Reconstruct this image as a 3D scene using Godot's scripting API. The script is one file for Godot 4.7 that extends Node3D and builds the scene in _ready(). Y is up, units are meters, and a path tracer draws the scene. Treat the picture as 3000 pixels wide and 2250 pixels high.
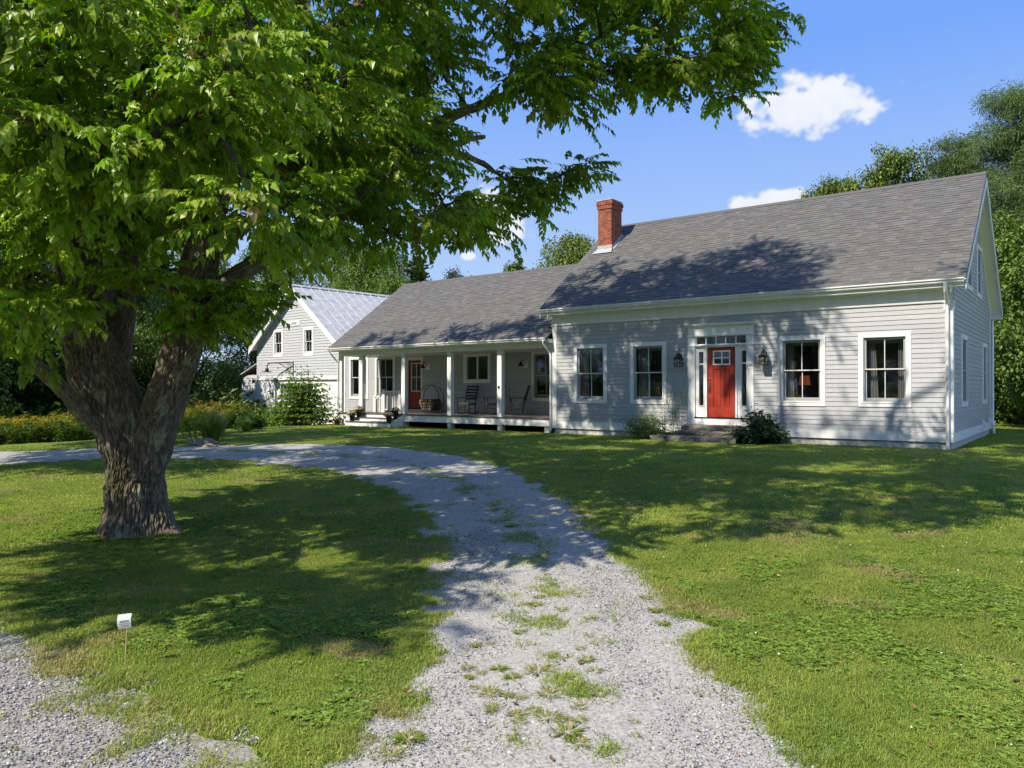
extends Node3D
# A grey clapboard farmhouse with a porch wing and a barn behind a big tree, a gravel drive curving through the lawn.
# World axes: x runs along the house front to the right, y up, z out of the house front towards the road. Origin: front right corner, top of the foundation.

const EYE := Vector3(2.812, 1.327, 21.789)
const YAW := 0.651
var M := {}
var total_copies := 0
var used := {}
var rng := RandomNumberGenerator.new()
var bumps := FastNoiseLite.new()
var patches := FastNoiseLite.new()
var drive_poly := PackedVector2Array()
var drive_poly_out := PackedVector2Array()

class MB:
	var v := PackedVector3Array()
	var n := PackedVector3Array()
	var c := PackedColorArray()
	var col := Color(1, 1, 1)
	var x := Transform3D.IDENTITY
	func tri(a: Vector3, b: Vector3, d: Vector3) -> void:
		var p := x * a
		var q := x * b
		var r := x * d
		var m := (q - p).cross(r - p).normalized()
		v.append(p); v.append(r); v.append(q)
		n.append(m); n.append(m); n.append(m)
		c.append(col); c.append(col); c.append(col)
	func quad(a: Vector3, b: Vector3, d: Vector3, e: Vector3) -> void:
		tri(a, b, d)
		tri(a, d, e)
	func box(lo: Vector3, hi: Vector3) -> MB:
		var a := lo
		var b := hi
		quad(Vector3(a.x, a.y, b.z), Vector3(b.x, a.y, b.z), Vector3(b.x, b.y, b.z), Vector3(a.x, b.y, b.z))
		quad(Vector3(b.x, a.y, a.z), Vector3(a.x, a.y, a.z), Vector3(a.x, b.y, a.z), Vector3(b.x, b.y, a.z))
		quad(Vector3(b.x, a.y, b.z), Vector3(b.x, a.y, a.z), Vector3(b.x, b.y, a.z), Vector3(b.x, b.y, b.z))
		quad(Vector3(a.x, a.y, a.z), Vector3(a.x, a.y, b.z), Vector3(a.x, b.y, b.z), Vector3(a.x, b.y, a.z))
		quad(Vector3(a.x, b.y, b.z), Vector3(b.x, b.y, b.z), Vector3(b.x, b.y, a.z), Vector3(a.x, b.y, a.z))
		quad(Vector3(a.x, a.y, a.z), Vector3(b.x, a.y, a.z), Vector3(b.x, a.y, b.z), Vector3(a.x, a.y, b.z))
		return self
	func bevel(lo: Vector3, hi: Vector3, w: float) -> MB:      # a box with its four long front edges and top chamfered
		var rings := [[lo.y, 0.0], [hi.y - w, 0.0], [hi.y, w]]
		var pts := []
		for r in rings:
			var k: float = r[1]
			var y: float = r[0]
			pts.append([Vector3(lo.x + k, y, hi.z - w), Vector3(lo.x + w, y, hi.z - k), Vector3(hi.x - w, y, hi.z - k), Vector3(hi.x - k, y, hi.z - w), Vector3(hi.x - k, y, lo.z + w), Vector3(hi.x - w, y, lo.z + k), Vector3(lo.x + w, y, lo.z + k), Vector3(lo.x + k, y, lo.z + w)])
		for i in 2:
			for j in 8:
				quad(pts[i][j], pts[i][(j + 1) % 8], pts[i + 1][(j + 1) % 8], pts[i + 1][j])
		for i in range(1, 7):
			tri(pts[2][0], pts[2][i], pts[2][i + 1])
			tri(pts[0][0], pts[0][i + 1], pts[0][i])
		return self
	func prism(poly: Array, a: Vector3, b: Vector3, p: Vector3, q: Vector3) -> MB:   # poly of (p, q) coordinates, run from a to b
		var m := poly.size()
		var area := 0.0
		for i in m:
			area += (poly[i] as Vector2).cross(poly[(i + 1) % m])
		var flip := p.cross(q).dot(b - a) * area < 0.0
		for i in m:
			var s: Vector2 = poly[i]
			var t: Vector2 = poly[(i + 1) % m]
			var s3 := p * s.x + q * s.y
			var t3 := p * t.x + q * t.y
			if flip:
				quad(b + s3, b + t3, a + t3, a + s3)
			else:
				quad(a + s3, a + t3, b + t3, b + s3)
		var idx := Geometry2D.triangulate_polygon(PackedVector2Array(poly))
		for i in range(0, idx.size(), 3):
			var f: Vector2 = poly[idx[i]]
			var s: Vector2 = poly[idx[i + 1]]
			var t: Vector2 = poly[idx[i + 2]]
			if ((s - f).cross(t - f) < 0.0) != (area < 0.0):
				var keep := s
				s = t
				t = keep
			if flip:
				tri(a + p * f.x + q * f.y, a + p * s.x + q * s.y, a + p * t.x + q * t.y)
				tri(b + p * f.x + q * f.y, b + p * t.x + q * t.y, b + p * s.x + q * s.y)
			else:
				tri(b + p * f.x + q * f.y, b + p * s.x + q * s.y, b + p * t.x + q * t.y)
				tri(a + p * f.x + q * f.y, a + p * t.x + q * t.y, a + p * s.x + q * s.y)
		return self
	func tube(pts: Array, radii: Array, sides := 8, cap := true) -> MB:
		var m := pts.size()
		var rings := []
		var dirs := []
		var t0: Vector3 = (pts[1] - pts[0]).normalized()
		var u := t0.cross(Vector3.UP if absf(t0.y) < 0.9 else Vector3.RIGHT).normalized()
		for i in m:
			var t: Vector3 = (pts[mini(i + 1, m - 1)] - pts[maxi(i - 1, 0)]).normalized()
			u = (u - t * u.dot(t)).normalized()
			var w := t.cross(u)
			var ring := PackedVector3Array()
			var nd := PackedVector3Array()
			for k in sides:
				var a := TAU * k / sides
				var d := u * cos(a) + w * sin(a)
				nd.append(d)
				ring.append(pts[i] + d * float(radii[i]))
			rings.append(ring)
			dirs.append(nd)
		for i in m - 1:
			for k in sides:
				var k2 := (k + 1) % sides
				smooth_quad(rings[i][k], rings[i][k2], rings[i + 1][k2], rings[i + 1][k], dirs[i][k], dirs[i][k2], dirs[i + 1][k2], dirs[i + 1][k])
		if cap:
			for k in range(1, sides - 1):
				tri(rings[0][0], rings[0][k + 1], rings[0][k])
				tri(rings[m - 1][0], rings[m - 1][k], rings[m - 1][k + 1])
		return self
	func smooth_quad(a: Vector3, b: Vector3, d: Vector3, e: Vector3, na: Vector3, nb: Vector3, nd: Vector3, ne: Vector3) -> void:
		var p := x * a
		var q := x * b
		var r := x * d
		var s := x * e
		var bs := x.basis
		v.append(p); v.append(r); v.append(q); v.append(p); v.append(s); v.append(r)
		n.append((bs * na).normalized()); n.append((bs * nd).normalized()); n.append((bs * nb).normalized())
		n.append((bs * na).normalized()); n.append((bs * ne).normalized()); n.append((bs * nd).normalized())
		for i in 6:
			c.append(col)
	func lathe(profile: Array, sides := 16, at := Vector3.ZERO) -> MB:      # profile of (radius, height), upwards
		for i in profile.size() - 1:
			var s: Vector2 = profile[i]
			var t: Vector2 = profile[i + 1]
			var d := Vector2(t.y - s.y, s.x - t.x).normalized()
			for k in sides:
				var a := -TAU * k / sides
				var b := -TAU * (k + 1) / sides
				var ca := Vector3(cos(a), 0, sin(a))
				var cb := Vector3(cos(b), 0, sin(b))
				smooth_quad(at + ca * s.x + Vector3.UP * s.y, at + cb * s.x + Vector3.UP * s.y, at + cb * t.x + Vector3.UP * t.y, at + ca * t.x + Vector3.UP * t.y, ca * d.x + Vector3.UP * d.y, cb * d.x + Vector3.UP * d.y, cb * d.x + Vector3.UP * d.y, ca * d.x + Vector3.UP * d.y)
		return self
	func leaf(base: Vector3, along: Vector3, up: Vector3, size: float, wide: float, droop := 0.25) -> void:
		var side := along.cross(up).normalized() * wide * size * 0.5
		var lift := up * size * 0.07
		var m := base + along * size * 0.45 - lift
		var tip := base + (along - up * droop).normalized() * size
		var l := base + along * size * 0.42 - side + lift * 0.6
		var r := base + along * size * 0.42 + side + lift * 0.6
		tri(base, m, l)
		tri(base, r, m)
		tri(l, m, tip)
		tri(m, r, tip)
	func mesh(m: Material = null) -> ArrayMesh:
		var a := []
		a.resize(Mesh.ARRAY_MAX)
		a[Mesh.ARRAY_VERTEX] = v
		a[Mesh.ARRAY_NORMAL] = n
		a[Mesh.ARRAY_COLOR] = c
		var o := ArrayMesh.new()
		o.add_surface_from_arrays(Mesh.PRIMITIVE_TRIANGLES, a)
		if m:
			o.surface_set_material(0, m)
		return o

func at(t: Transform3D) -> MB:
	var b := MB.new()
	b.x = t
	return b
func numbered(called: String) -> String:
	used[called] = used.get(called, -1) + 1
	return called if used[called] == 0 else "%s_%03d" % [called, used[called]]
func tag(o: Node3D, label: String, category: String, group := "", kind := "") -> Node3D:
	if label: o.set_meta("label", label)
	if category: o.set_meta("category", category)
	if group: o.set_meta("group", group)
	if kind: o.set_meta("kind", kind)
	return o
func thing(called: String, label: String, category: String, where := Vector3.ZERO, turn := 0.0, group := "") -> Node3D:
	var o := Node3D.new()
	o.name = numbered(called)
	add_child(o)
	o.position = where
	o.rotation.y = turn
	return tag(o, label, category, group)
func copy(src: Node3D, label: String, where: Vector3, turn := 0.0) -> Node3D:
	var o: Node3D = src.duplicate()
	o.name = numbered(String(src.name).rstrip("0123456789").trim_suffix("_"))
	add_child(o)
	o.position = where
	o.rotation.y = turn
	o.set_meta("label", label)
	return o
func part(called: String, b: MB, m: Material, parent: Node3D) -> MeshInstance3D:
	return put(called, b.mesh(m), parent)
func put(called: String, mesh: Mesh, parent: Node3D, t := Transform3D.IDENTITY) -> MeshInstance3D:
	var o := MeshInstance3D.new()
	o.name = called
	o.mesh = mesh
	o.transform = t
	parent.add_child(o, true)
	return o
func top(called: String, b: MB, m: Material, label: String, category: String, group := "", kind := "") -> MeshInstance3D:
	var o := MeshInstance3D.new()
	o.name = numbered(called)
	o.mesh = b.mesh(m)
	add_child(o)
	tag(o, label, category, group, kind)
	return o
func copies(called: String, mesh: Mesh, places: Array, tints: Array, parent: Node3D) -> MultiMeshInstance3D:
	var mm := MultiMesh.new()
	mm.transform_format = MultiMesh.TRANSFORM_3D
	mm.use_colors = true
	mm.mesh = mesh
	mm.instance_count = places.size()
	total_copies += places.size()
	for i in places.size():
		mm.set_instance_transform(i, places[i])
		mm.set_instance_color(i, tints[i])
	var o := MultiMeshInstance3D.new()
	o.name = called
	o.multimesh = mm
	parent.add_child(o, true)
	o.set_meta("kind", "stuff")
	return o

# ---------- materials ----------
func lin(r: float, g: float, b: float) -> Color:        # real-world (linear) base colour as the sRGB value that albedo_color takes
	return Color(r, g, b).linear_to_srgb()
func plain(r: float, g: float, b: float, rough := 0.6, metal := 0.0) -> StandardMaterial3D:
	var m := StandardMaterial3D.new()
	m.albedo_color = lin(r, g, b)
	m.roughness = rough
	m.metallic = metal
	return m
func grain(ramp: Array, freq: float, scale: float, rough := 0.8, bump := 0.0, seed_ := 1, stretch := Vector3.ONE, kind := FastNoiseLite.TYPE_SIMPLEX_SMOOTH, octaves := 5, size := 512) -> StandardMaterial3D:
	var m := StandardMaterial3D.new()
	var f := FastNoiseLite.new()
	f.noise_type = kind
	f.seed = seed_
	f.frequency = freq
	f.fractal_octaves = octaves
	f.fractal_gain = 0.6
	var g := Gradient.new()
	var offs := PackedFloat32Array()
	var cols := PackedColorArray()
	for r in ramp:
		offs.append(r[0])
		cols.append(lin(r[1], r[2], r[3]))
	g.offsets = offs
	g.colors = cols
	var t := NoiseTexture2D.new()
	t.width = size
	t.height = size
	t.seamless = true
	t.noise = f
	t.color_ramp = g
	m.albedo_texture = t
	m.roughness = rough
	m.uv1_triplanar = true
	m.uv1_world_triplanar = true
	m.uv1_scale = stretch / scale
	if bump > 0.0:
		var b := NoiseTexture2D.new()
		b.width = size
		b.height = size
		b.seamless = true
		b.noise = f
		b.as_normal_map = true
		b.bump_strength = bump
		m.normal_enabled = true
		m.normal_texture = b
	return m
func tinted(m: StandardMaterial3D, k: float, r := 1.0, g := 1.0, b := 1.0) -> StandardMaterial3D:
	var o: StandardMaterial3D = m.duplicate()
	o.albedo_color = lin(k * r, k * g, k * b)
	return o
func vertex_coloured(rough: float, glow := Color.BLACK) -> StandardMaterial3D:
	var m := StandardMaterial3D.new()
	m.vertex_color_use_as_albedo = true
	m.roughness = rough
	if glow != Color.BLACK:
		m.backlight_enabled = true
		m.backlight = glow
	m.cull_mode = BaseMaterial3D.CULL_DISABLED
	return m
func make_materials() -> void:
	M.siding = []
	var s := grain([[0.25, .385, .395, .415], [0.75, .435, .445, .465]], .02, 1.6, .6, .6, 3, Vector3(1, 4, 1))
	for k in [.96, 1.0, 1.04]:
		M.siding.append(tinted(s, k))
	M.white = grain([[0.2, .76, .76, .75], [0.8, .84, .84, .83]], .015, 2.2, .5, .3, 5, Vector3(1, .4, 1))
	M.sash = plain(.34, .35, .36, .45)
	M.rail = plain(.6, .61, .6, .45)
	M.red = grain([[0.2, .29, .03, .016], [0.8, .35, .037, .02]], .01, 1.2, .4, .2, 9)
	M.dark_red = grain([[0.2, .30, .036, .022], [0.8, .36, .045, .027]], .01, 1.2, .45, .2, 10)
	M.iron = plain(.018, .018, .02, .45, .4)
	M.pewter = plain(.09, .095, .1, .4, .6)
	M.black_wood = plain(.012, .012, .013, .5)
	M.cushion = plain(.035, .035, .037, .9)
	M.concrete = grain([[0.15, .36, .35, .32], [0.5, .55, .54, .52], [0.85, .63, .625, .60]], .012, 1.1, .9, 2.5, 11)
	M.stone = grain([[0.15, .065, .06, .05], [0.45, .15, .138, .118], [0.75, .22, .205, .175], [0.95, .30, .285, .245]], .016, .9, .9, 5.0, 12, Vector3(1, 2.2, 1))
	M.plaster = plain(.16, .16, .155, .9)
	M.wood_floor = plain(.05, .032, .018, .5)
	M.deck = grain([[0.2, .075, .062, .056], [0.8, .125, .105, .095]], .02, .8, .7, 1.0, 13, Vector3(.3, 1, 3))
	M.shingles = []
	var sh := grain([[0.2, .72, .72, .72], [0.8, 1.0, 1.0, 1.0]], .09, .6, .95, 2.0, 14)
	for t in [.116, .127, .139, .152]:
		M.shingles.append(tinted(sh, t, 1.02, 1.0, .955))
	M.shingle_field = sh.duplicate()
	M.shingle_field.vertex_color_use_as_albedo = true
	M.roof_slab = tinted(sh, .15)
	M.bricks = []
	var br := grain([[0.2, .75, .75, .75], [0.8, 1.0, 1.0, 1.0]], .06, .35, .9, 2.5, 15)
	for t in [[.36, .105, .055], [.30, .085, .047], [.40, .125, .068], [.22, .075, .05]]:
		M.bricks.append(tinted(br, 1.0, t[0], t[1], t[2]))
	M.mortar = plain(.44, .38, .31, .95)
	M.lead = grain([[0.2, .28, .285, .3], [0.8, .5, .51, .53]], .02, .6, .5, .8, 16)
	M.metal_roof = grain([[0.12, .22, .18, .15], [0.22, .33, .335, .35], [0.5, .44, .45, .47], [0.85, .55, .555, .56]], .012, 2.6, .85, .5, 17, Vector3(1, 2.5, 1))
	M.metal_roof.metallic = .1
	M.barn_siding = grain([[0.25, .43, .445, .47], [0.75, .50, .515, .54]], .02, 1.6, .65, .6, 18, Vector3(1, 4, 1))
	M.barn_white = grain([[0.2, .70, .70, .70], [0.8, .80, .80, .80]], .02, 1.4, .55, .5, 19, Vector3(3, .6, 1))
	M.glass = plain(.03, .035, .035, .02)
	M.glass.albedo_color = Color(.05, .06, .06, .16)
	M.glass.transparency = BaseMaterial3D.TRANSPARENCY_ALPHA
	M.curtain = plain(.26, .265, .275, .95)
	M.curtain.cull_mode = BaseMaterial3D.CULL_DISABLED
	M.lawn = grain([[0.15, .09, .12, .016], [0.4, .13, .175, .022], [0.6, .16, .205, .03], [0.85, .23, .22, .07]], .014, 3.3, .95, 3.0, 20)
	M.gravel = grain([[0.12, .12, .113, .104], [0.33, .26, .25, .236], [0.5, .335, .322, .305], [0.66, .385, .372, .352], [0.9, .55, .535, .505]], .085, 1.3, .95, 2.2, 21, Vector3.ONE, FastNoiseLite.TYPE_VALUE, 4, 1024)
	M.road = grain([[0.1, .09, .085, .08], [0.35, .20, .19, .175], [0.55, .29, .275, .255], [0.9, .43, .415, .39]], .085, 1.2, .95, 3.0, 22, Vector3.ONE, FastNoiseLite.TYPE_VALUE, 4, 1024)
	M.pebble = vertex_coloured(.85)
	M.blade = vertex_coloured(.55, lin(.66, .85, .17))
	M.leaf = vertex_coloured(.4, lin(.66, 1.0, .10))
	M.far_leaf = vertex_coloured(.6, lin(.45, .62, .09))
	M.bark = grain([[0.2, .35, .33, .31], [0.42, .85, .84, .82], [0.7, 1.0, 1.0, 1.0], [0.95, 1.5, 1.45, 1.35]], .035, .55, .95, 9.0, 23, Vector3(1, .22, 1))
	M.bark.vertex_color_use_as_albedo = true
	M.petal = vertex_coloured(.8, lin(.08, .08, .05))
	M.pot = plain(.012, .012, .013, .5)
	M.shade = plain(.75, .45, .22, .8)
	M.shade.emission_enabled = true
	M.shade.emission = Color(1.0, .50, .22)
	M.shade.emission_energy_multiplier = .12
	M.cedar = plain(.5, .36, .18, .7)

# ---------- the light and the lens ----------
func sky_uv(u: float, v: float, w: int, h: int) -> Vector2:       # a direction given as a bearing and a height in radians, as a pixel of the sky
	return Vector2(fposmod(u / TAU, 1.0) * w, (0.5 - v / PI) * h)
func make_sky() -> Sky:
	var w := 4096
	var h := 2048
	var im := Image.create(w, h, false, Image.FORMAT_RGBF)
	var low := Color(.56, .73, .95)
	var mid := Color(.185, .385, .93)
	var high := Color(.13, .31, .86)
	for y in h:
		var e := (0.5 - (y + 0.5) / h) * 180.0
		var c := low
		if e > 0.0:
			c = low.lerp(mid, clampf(e / 23.0, 0.0, 1.0)).lerp(high, smoothstep(20.0, 70.0, e))
		else:
			c = Color(.16, .18, .12)
		im.fill_rect(Rect2i(0, y, w, 1), c)
	var f := FastNoiseLite.new()
	f.seed = 7
	f.frequency = 0.028
	f.fractal_octaves = 5
	# bearing from the view axis, height above the horizon, half width, half height (degrees): the fair-weather clouds in view, and unseen ones added all round to whiten the skylight
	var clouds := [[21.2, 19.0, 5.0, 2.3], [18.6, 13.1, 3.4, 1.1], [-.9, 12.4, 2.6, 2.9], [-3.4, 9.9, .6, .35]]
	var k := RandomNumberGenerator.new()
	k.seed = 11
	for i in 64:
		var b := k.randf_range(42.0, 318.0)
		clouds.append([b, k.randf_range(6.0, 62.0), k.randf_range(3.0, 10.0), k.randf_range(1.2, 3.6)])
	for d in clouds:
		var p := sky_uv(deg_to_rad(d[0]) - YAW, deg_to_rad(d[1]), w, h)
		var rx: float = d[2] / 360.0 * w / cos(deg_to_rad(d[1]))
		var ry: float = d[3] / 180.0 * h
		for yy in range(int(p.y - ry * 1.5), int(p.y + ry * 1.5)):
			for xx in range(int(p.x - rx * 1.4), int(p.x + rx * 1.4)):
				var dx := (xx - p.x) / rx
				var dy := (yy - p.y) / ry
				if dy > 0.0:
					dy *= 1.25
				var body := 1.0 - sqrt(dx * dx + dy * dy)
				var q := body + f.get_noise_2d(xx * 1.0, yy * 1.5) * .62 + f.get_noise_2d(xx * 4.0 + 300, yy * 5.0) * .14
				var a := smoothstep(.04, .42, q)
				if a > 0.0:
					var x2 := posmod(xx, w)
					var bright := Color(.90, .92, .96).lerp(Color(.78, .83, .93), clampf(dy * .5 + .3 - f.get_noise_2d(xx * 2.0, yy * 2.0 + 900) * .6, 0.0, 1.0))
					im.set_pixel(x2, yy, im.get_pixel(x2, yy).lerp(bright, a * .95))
	var s := PanoramaSkyMaterial.new()
	s.panorama = ImageTexture.create_from_image(im)
	s.energy_multiplier = .70
	var sky := Sky.new()
	sky.sky_material = s
	return sky

func _ready() -> void:
	var cam := Camera3D.new()
	cam.name = "camera"
	cam.fov = 53.35
	cam.near = 0.05
	cam.far = 900.0
	add_child(cam)
	cam.position = EYE
	cam.rotation = Vector3(deg_to_rad(0.412), YAW, 0)
	cam.current = true
	var env := Environment.new()
	env.background_mode = Environment.BG_SKY
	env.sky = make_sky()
	env.tonemap_mode = Environment.TONE_MAPPER_LINEAR
	env.tonemap_exposure = 1.48
	env.sdfgi_enabled = true
	env.ssao_enabled = true
	env.ssil_enabled = true
	var we := WorldEnvironment.new()
	we.name = "world"
	we.environment = env
	add_child(we)
	var sun := DirectionalLight3D.new()
	sun.name = "sun"
	sun.light_energy = 1.5
	sun.light_color = Color(1.0, .96, .885)
	sun.light_angular_distance = 0.55
	sun.shadow_enabled = true
	add_child(sun)
	sun.look_at_from_position(Vector3.ZERO, Vector3(.25, -1.1, -1.0))
	rng.seed = 4
	bumps.seed = 3
	bumps.frequency = .25
	patches.seed = 8
	patches.frequency = .35
	make_materials()
	make_ground()
	make_house()
	make_wing()
	make_barn()
	make_front_things()
	make_porch_things()
	make_big_tree()
	make_far_trees()
	make_shrubs()
	make_lawn_things()
	make_grass()

# ---------- ground, drive, road ----------
func ground_y(x: float, z: float) -> float:
	var h := -.2 - .5 * smoothstep(3.0, 19.0, z)
	h -= .75 * smoothstep(-22.0, -34.0, x) * (1.0 - smoothstep(7.0, 17.0, z))
	var far := maxf(maxf(-z - 30.0, absf(x + 8.0) - 50.0), 0.0)
	return h + bumps.get_noise_2d(x, z) * .035 * smoothstep(1.5, 4.0, z) + far * .03
func make_ground() -> void:
	var outer := [[2.6, 20.2], [1.67, 17.52], [1.34, 17.18], [.87, 16.77], [.29, 16.13], [-.33, 15.26], [-1.27, 14.25], [-2.34, 13.11], [-3.3, 12.09], [-4.96, 10.59], [-6.82, 9.16], [-9.13, 7.75], [-11.93, 7.02], [-14.48, 7.13], [-16.64, 7.9], [-19.0, 9.4], [-21.0, 10.9], [-23.6, 13.2], [-27.5, 16.8]]
	var inner := [[-.67, 20.2], [-.51, 18.96], [-.7, 18.52], [-1.1, 17.94], [-1.35, 17.55], [-1.63, 17.12], [-2.36, 16.29], [-3.38, 15.04], [-4.49, 14.03], [-5.71, 13.11], [-7.13, 12.24], [-8.72, 11.5], [-10.91, 10.95], [-13.42, 10.9], [-15.14, 11.2], [-16.4, 11.9], [-17.97, 12.7], [-20.0, 15.2], [-23.5, 19.5]]
	# the drive: a strip whose two ragged edges follow those lines
	var rows := []
	var ragged := FastNoiseLite.new()
	ragged.seed = 31
	ragged.frequency = 1.1
	for i in outer.size() - 1:
		for k in 10:
			var t := k / 10.0
			var o := Vector2(outer[i][0], outer[i][1]).lerp(Vector2(outer[i + 1][0], outer[i + 1][1]), t)
			var n := Vector2(inner[i][0], inner[i][1]).lerp(Vector2(inner[i + 1][0], inner[i + 1][1]), t)
			var d := (o - n).normalized()
			o += d * (ragged.get_noise_2d(o.x, o.y) * .17 + .12)
			n += d * (ragged.get_noise_2d(n.x + 40.0, n.y) * .17 - .14)
			rows.append([n, o])
	for r in rows:
		drive_poly.append(r[1])
	for i in rows.size():
		drive_poly.append(rows[rows.size() - 1 - i][0])
	# ground: one sheet, fine near the house and the camera
	var xs := PackedFloat32Array()
	var zs := PackedFloat32Array()
	for v in [-420, -260, -170, -120, -90, -70, -58, -50, -45]: xs.append(v)
	var x := -42.0
	while x < 14.0:
		xs.append(x)
		x += .4
	for v in [15, 18, 22, 30, 45, 70, 110, 180, 300, 420]: xs.append(v)
	for v in [-420, -280, -180, -120, -85, -62, -48, -40, -34, -29, -25]: zs.append(v)
	var z := -22.0
	while z < 26.0:
		zs.append(z)
		z += .4
	for v in [27, 30, 36, 48, 70, 110, 180, 300, 420]: zs.append(v)
	var b := MB.new()
	for i in xs.size() - 1:
		for j in zs.size() - 1:
			var p := Vector3(xs[i], ground_y(xs[i], zs[j + 1]), zs[j + 1])
			var q := Vector3(xs[i + 1], ground_y(xs[i + 1], zs[j + 1]), zs[j + 1])
			var r := Vector3(xs[i + 1], ground_y(xs[i + 1], zs[j]), zs[j])
			var s := Vector3(xs[i], ground_y(xs[i], zs[j]), zs[j])
			b.quad(p, q, r, s)
	top("ground", b, M.lawn, "grassy ground of the lawn around the grey house", "", "", "structure")
	var g := MB.new()
	for i in rows.size() - 1:
		var cells := 12
		for k in cells:
			var c := []
			for e in [[i, k], [i, k + 1], [i + 1, k + 1], [i + 1, k]]:
				var t: float = e[1] / float(cells)
				var p2: Vector2 = (rows[e[0]][0] as Vector2).lerp(rows[e[0]][1], t)
				var crown := .018 - .014 * pow(absf(t - .5) * 2.0, 4.0) - .012 * exp(-pow((absf(t - .5) - .24) / .07, 2.0))
				c.append(Vector3(p2.x, ground_y(p2.x, p2.y) + crown + .004, p2.y))
			g.quad(c[0], c[1], c[2], c[3])
	top("driveway", g, M.gravel, "curving pale gravel driveway crossing the lawn", "", "", "structure")
	var rd := MB.new()
	x = -60.0
	while x < 40.0:
		var z0 := 19.32 + ragged.get_noise_2d(x * .8, 77.0) * .3
		var z1 := 19.32 + ragged.get_noise_2d((x + .12) * .8, 77.0) * .3
		for k in 8:
			var t0 := k / 8.0
			var t1 := (k + 1) / 8.0
			var pts := [Vector2(x, lerpf(z0, 27.0, t0 * t0)), Vector2(x, lerpf(z0, 27.0, t1 * t1)), Vector2(x + .12, lerpf(z1, 27.0, t1 * t1)), Vector2(x + .12, lerpf(z1, 27.0, t0 * t0))]
			var q := []
			for p in pts:
				q.append(Vector3(p.x, ground_y(p.x, p.y) + .026, p.y))
			rd.quad(q[0], q[1], q[2], q[3])
		x += .12
	top("road", rd, M.road, "gravelly road edge in the near left corner", "", "", "structure")
func in_drive(x: float, z: float) -> bool:
	return Geometry2D.is_point_in_polygon(Vector2(x, z), drive_poly)
func near_edge(x: float, z: float, d: float) -> bool:
	return in_drive(x + d, z) or in_drive(x - d, z) or in_drive(x, z + d) or in_drive(x, z - d)
func on_lawn(x: float, z: float) -> bool:
	if z > 19.65 + .15 * sin(x * 2.3): return false
	if x > -12.05 and x < .02 and z < .03 and z > -8.7: return false
	if x > -23.2 and x <= -12.05 and z < -.05 and z > -9.0: return false
	if x > -25.7 and x < -23.0 and z < -2.2 and z > -7.0: return false
	if x > -7.75 and x < -5.05 and z < 1.26 and z > 0.0: return false
	return not in_drive(x, z)

# ---------- building parts ----------
func spans(xa: float, xb: float, y: float, holes: Array) -> Array:      # what is left of xa..xb at height y
	var out := [[xa, xb]]
	for h in holes:
		if y <= h[2] or y >= h[3]:
			continue
		var next := []
		for s in out:
			if h[1] <= s[0] or h[0] >= s[1]:
				next.append(s)
				continue
			if h[0] > s[0]: next.append([s[0], h[0]])
			if h[1] < s[1]: next.append([h[1], s[1]])
		out = next
	return out
func wall(called: String, parent: Node3D, f: Transform3D, y0: float, y1: float, xl: Callable, xr: Callable, holes: Array, thick: float, m: Material, more := []) -> void:
	var b := at(f)
	var ys := [y0, y1]
	ys.append_array(more)
	for h in holes:
		for e in [h[2], h[3]]:
			if e > y0 and e < y1 and not ys.has(e): ys.append(e)
	ys.sort()
	for i in ys.size() - 1:
		var lo: float = ys[i]
		var hi: float = ys[i + 1]
		var mid := (lo + hi) / 2.0
		var left: float = xl.call(mid)
		var right: float = xr.call(mid)
		for s in spans(left, right, mid, holes):
			var a0: float = xl.call(lo) if s[0] == left else s[0]
			var a1: float = xl.call(hi) if s[0] == left else s[0]
			var b0: float = xr.call(lo) if s[1] == right else s[1]
			var b1: float = xr.call(hi) if s[1] == right else s[1]
			for q in [0.0, -thick]:
				if q == 0.0:
					b.quad(Vector3(a0, lo, q), Vector3(b0, lo, q), Vector3(b1, hi, q), Vector3(a1, hi, q))
				else:
					b.quad(Vector3(b0, lo, q), Vector3(a0, lo, q), Vector3(a1, hi, q), Vector3(b1, hi, q))
			b.quad(Vector3(a0, lo, -thick), Vector3(a0, lo, 0), Vector3(a1, hi, 0), Vector3(a1, hi, -thick))
			b.quad(Vector3(b0, lo, 0), Vector3(b0, lo, -thick), Vector3(b1, hi, -thick), Vector3(b1, hi, 0))
	for h in holes:
		b.quad(Vector3(h[0], h[2], 0), Vector3(h[1], h[2], 0), Vector3(h[1], h[2], -thick), Vector3(h[0], h[2], -thick))
		b.quad(Vector3(h[0], h[3], -thick), Vector3(h[1], h[3], -thick), Vector3(h[1], h[3], 0), Vector3(h[0], h[3], 0))
	part(called, b, m, parent)
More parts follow.
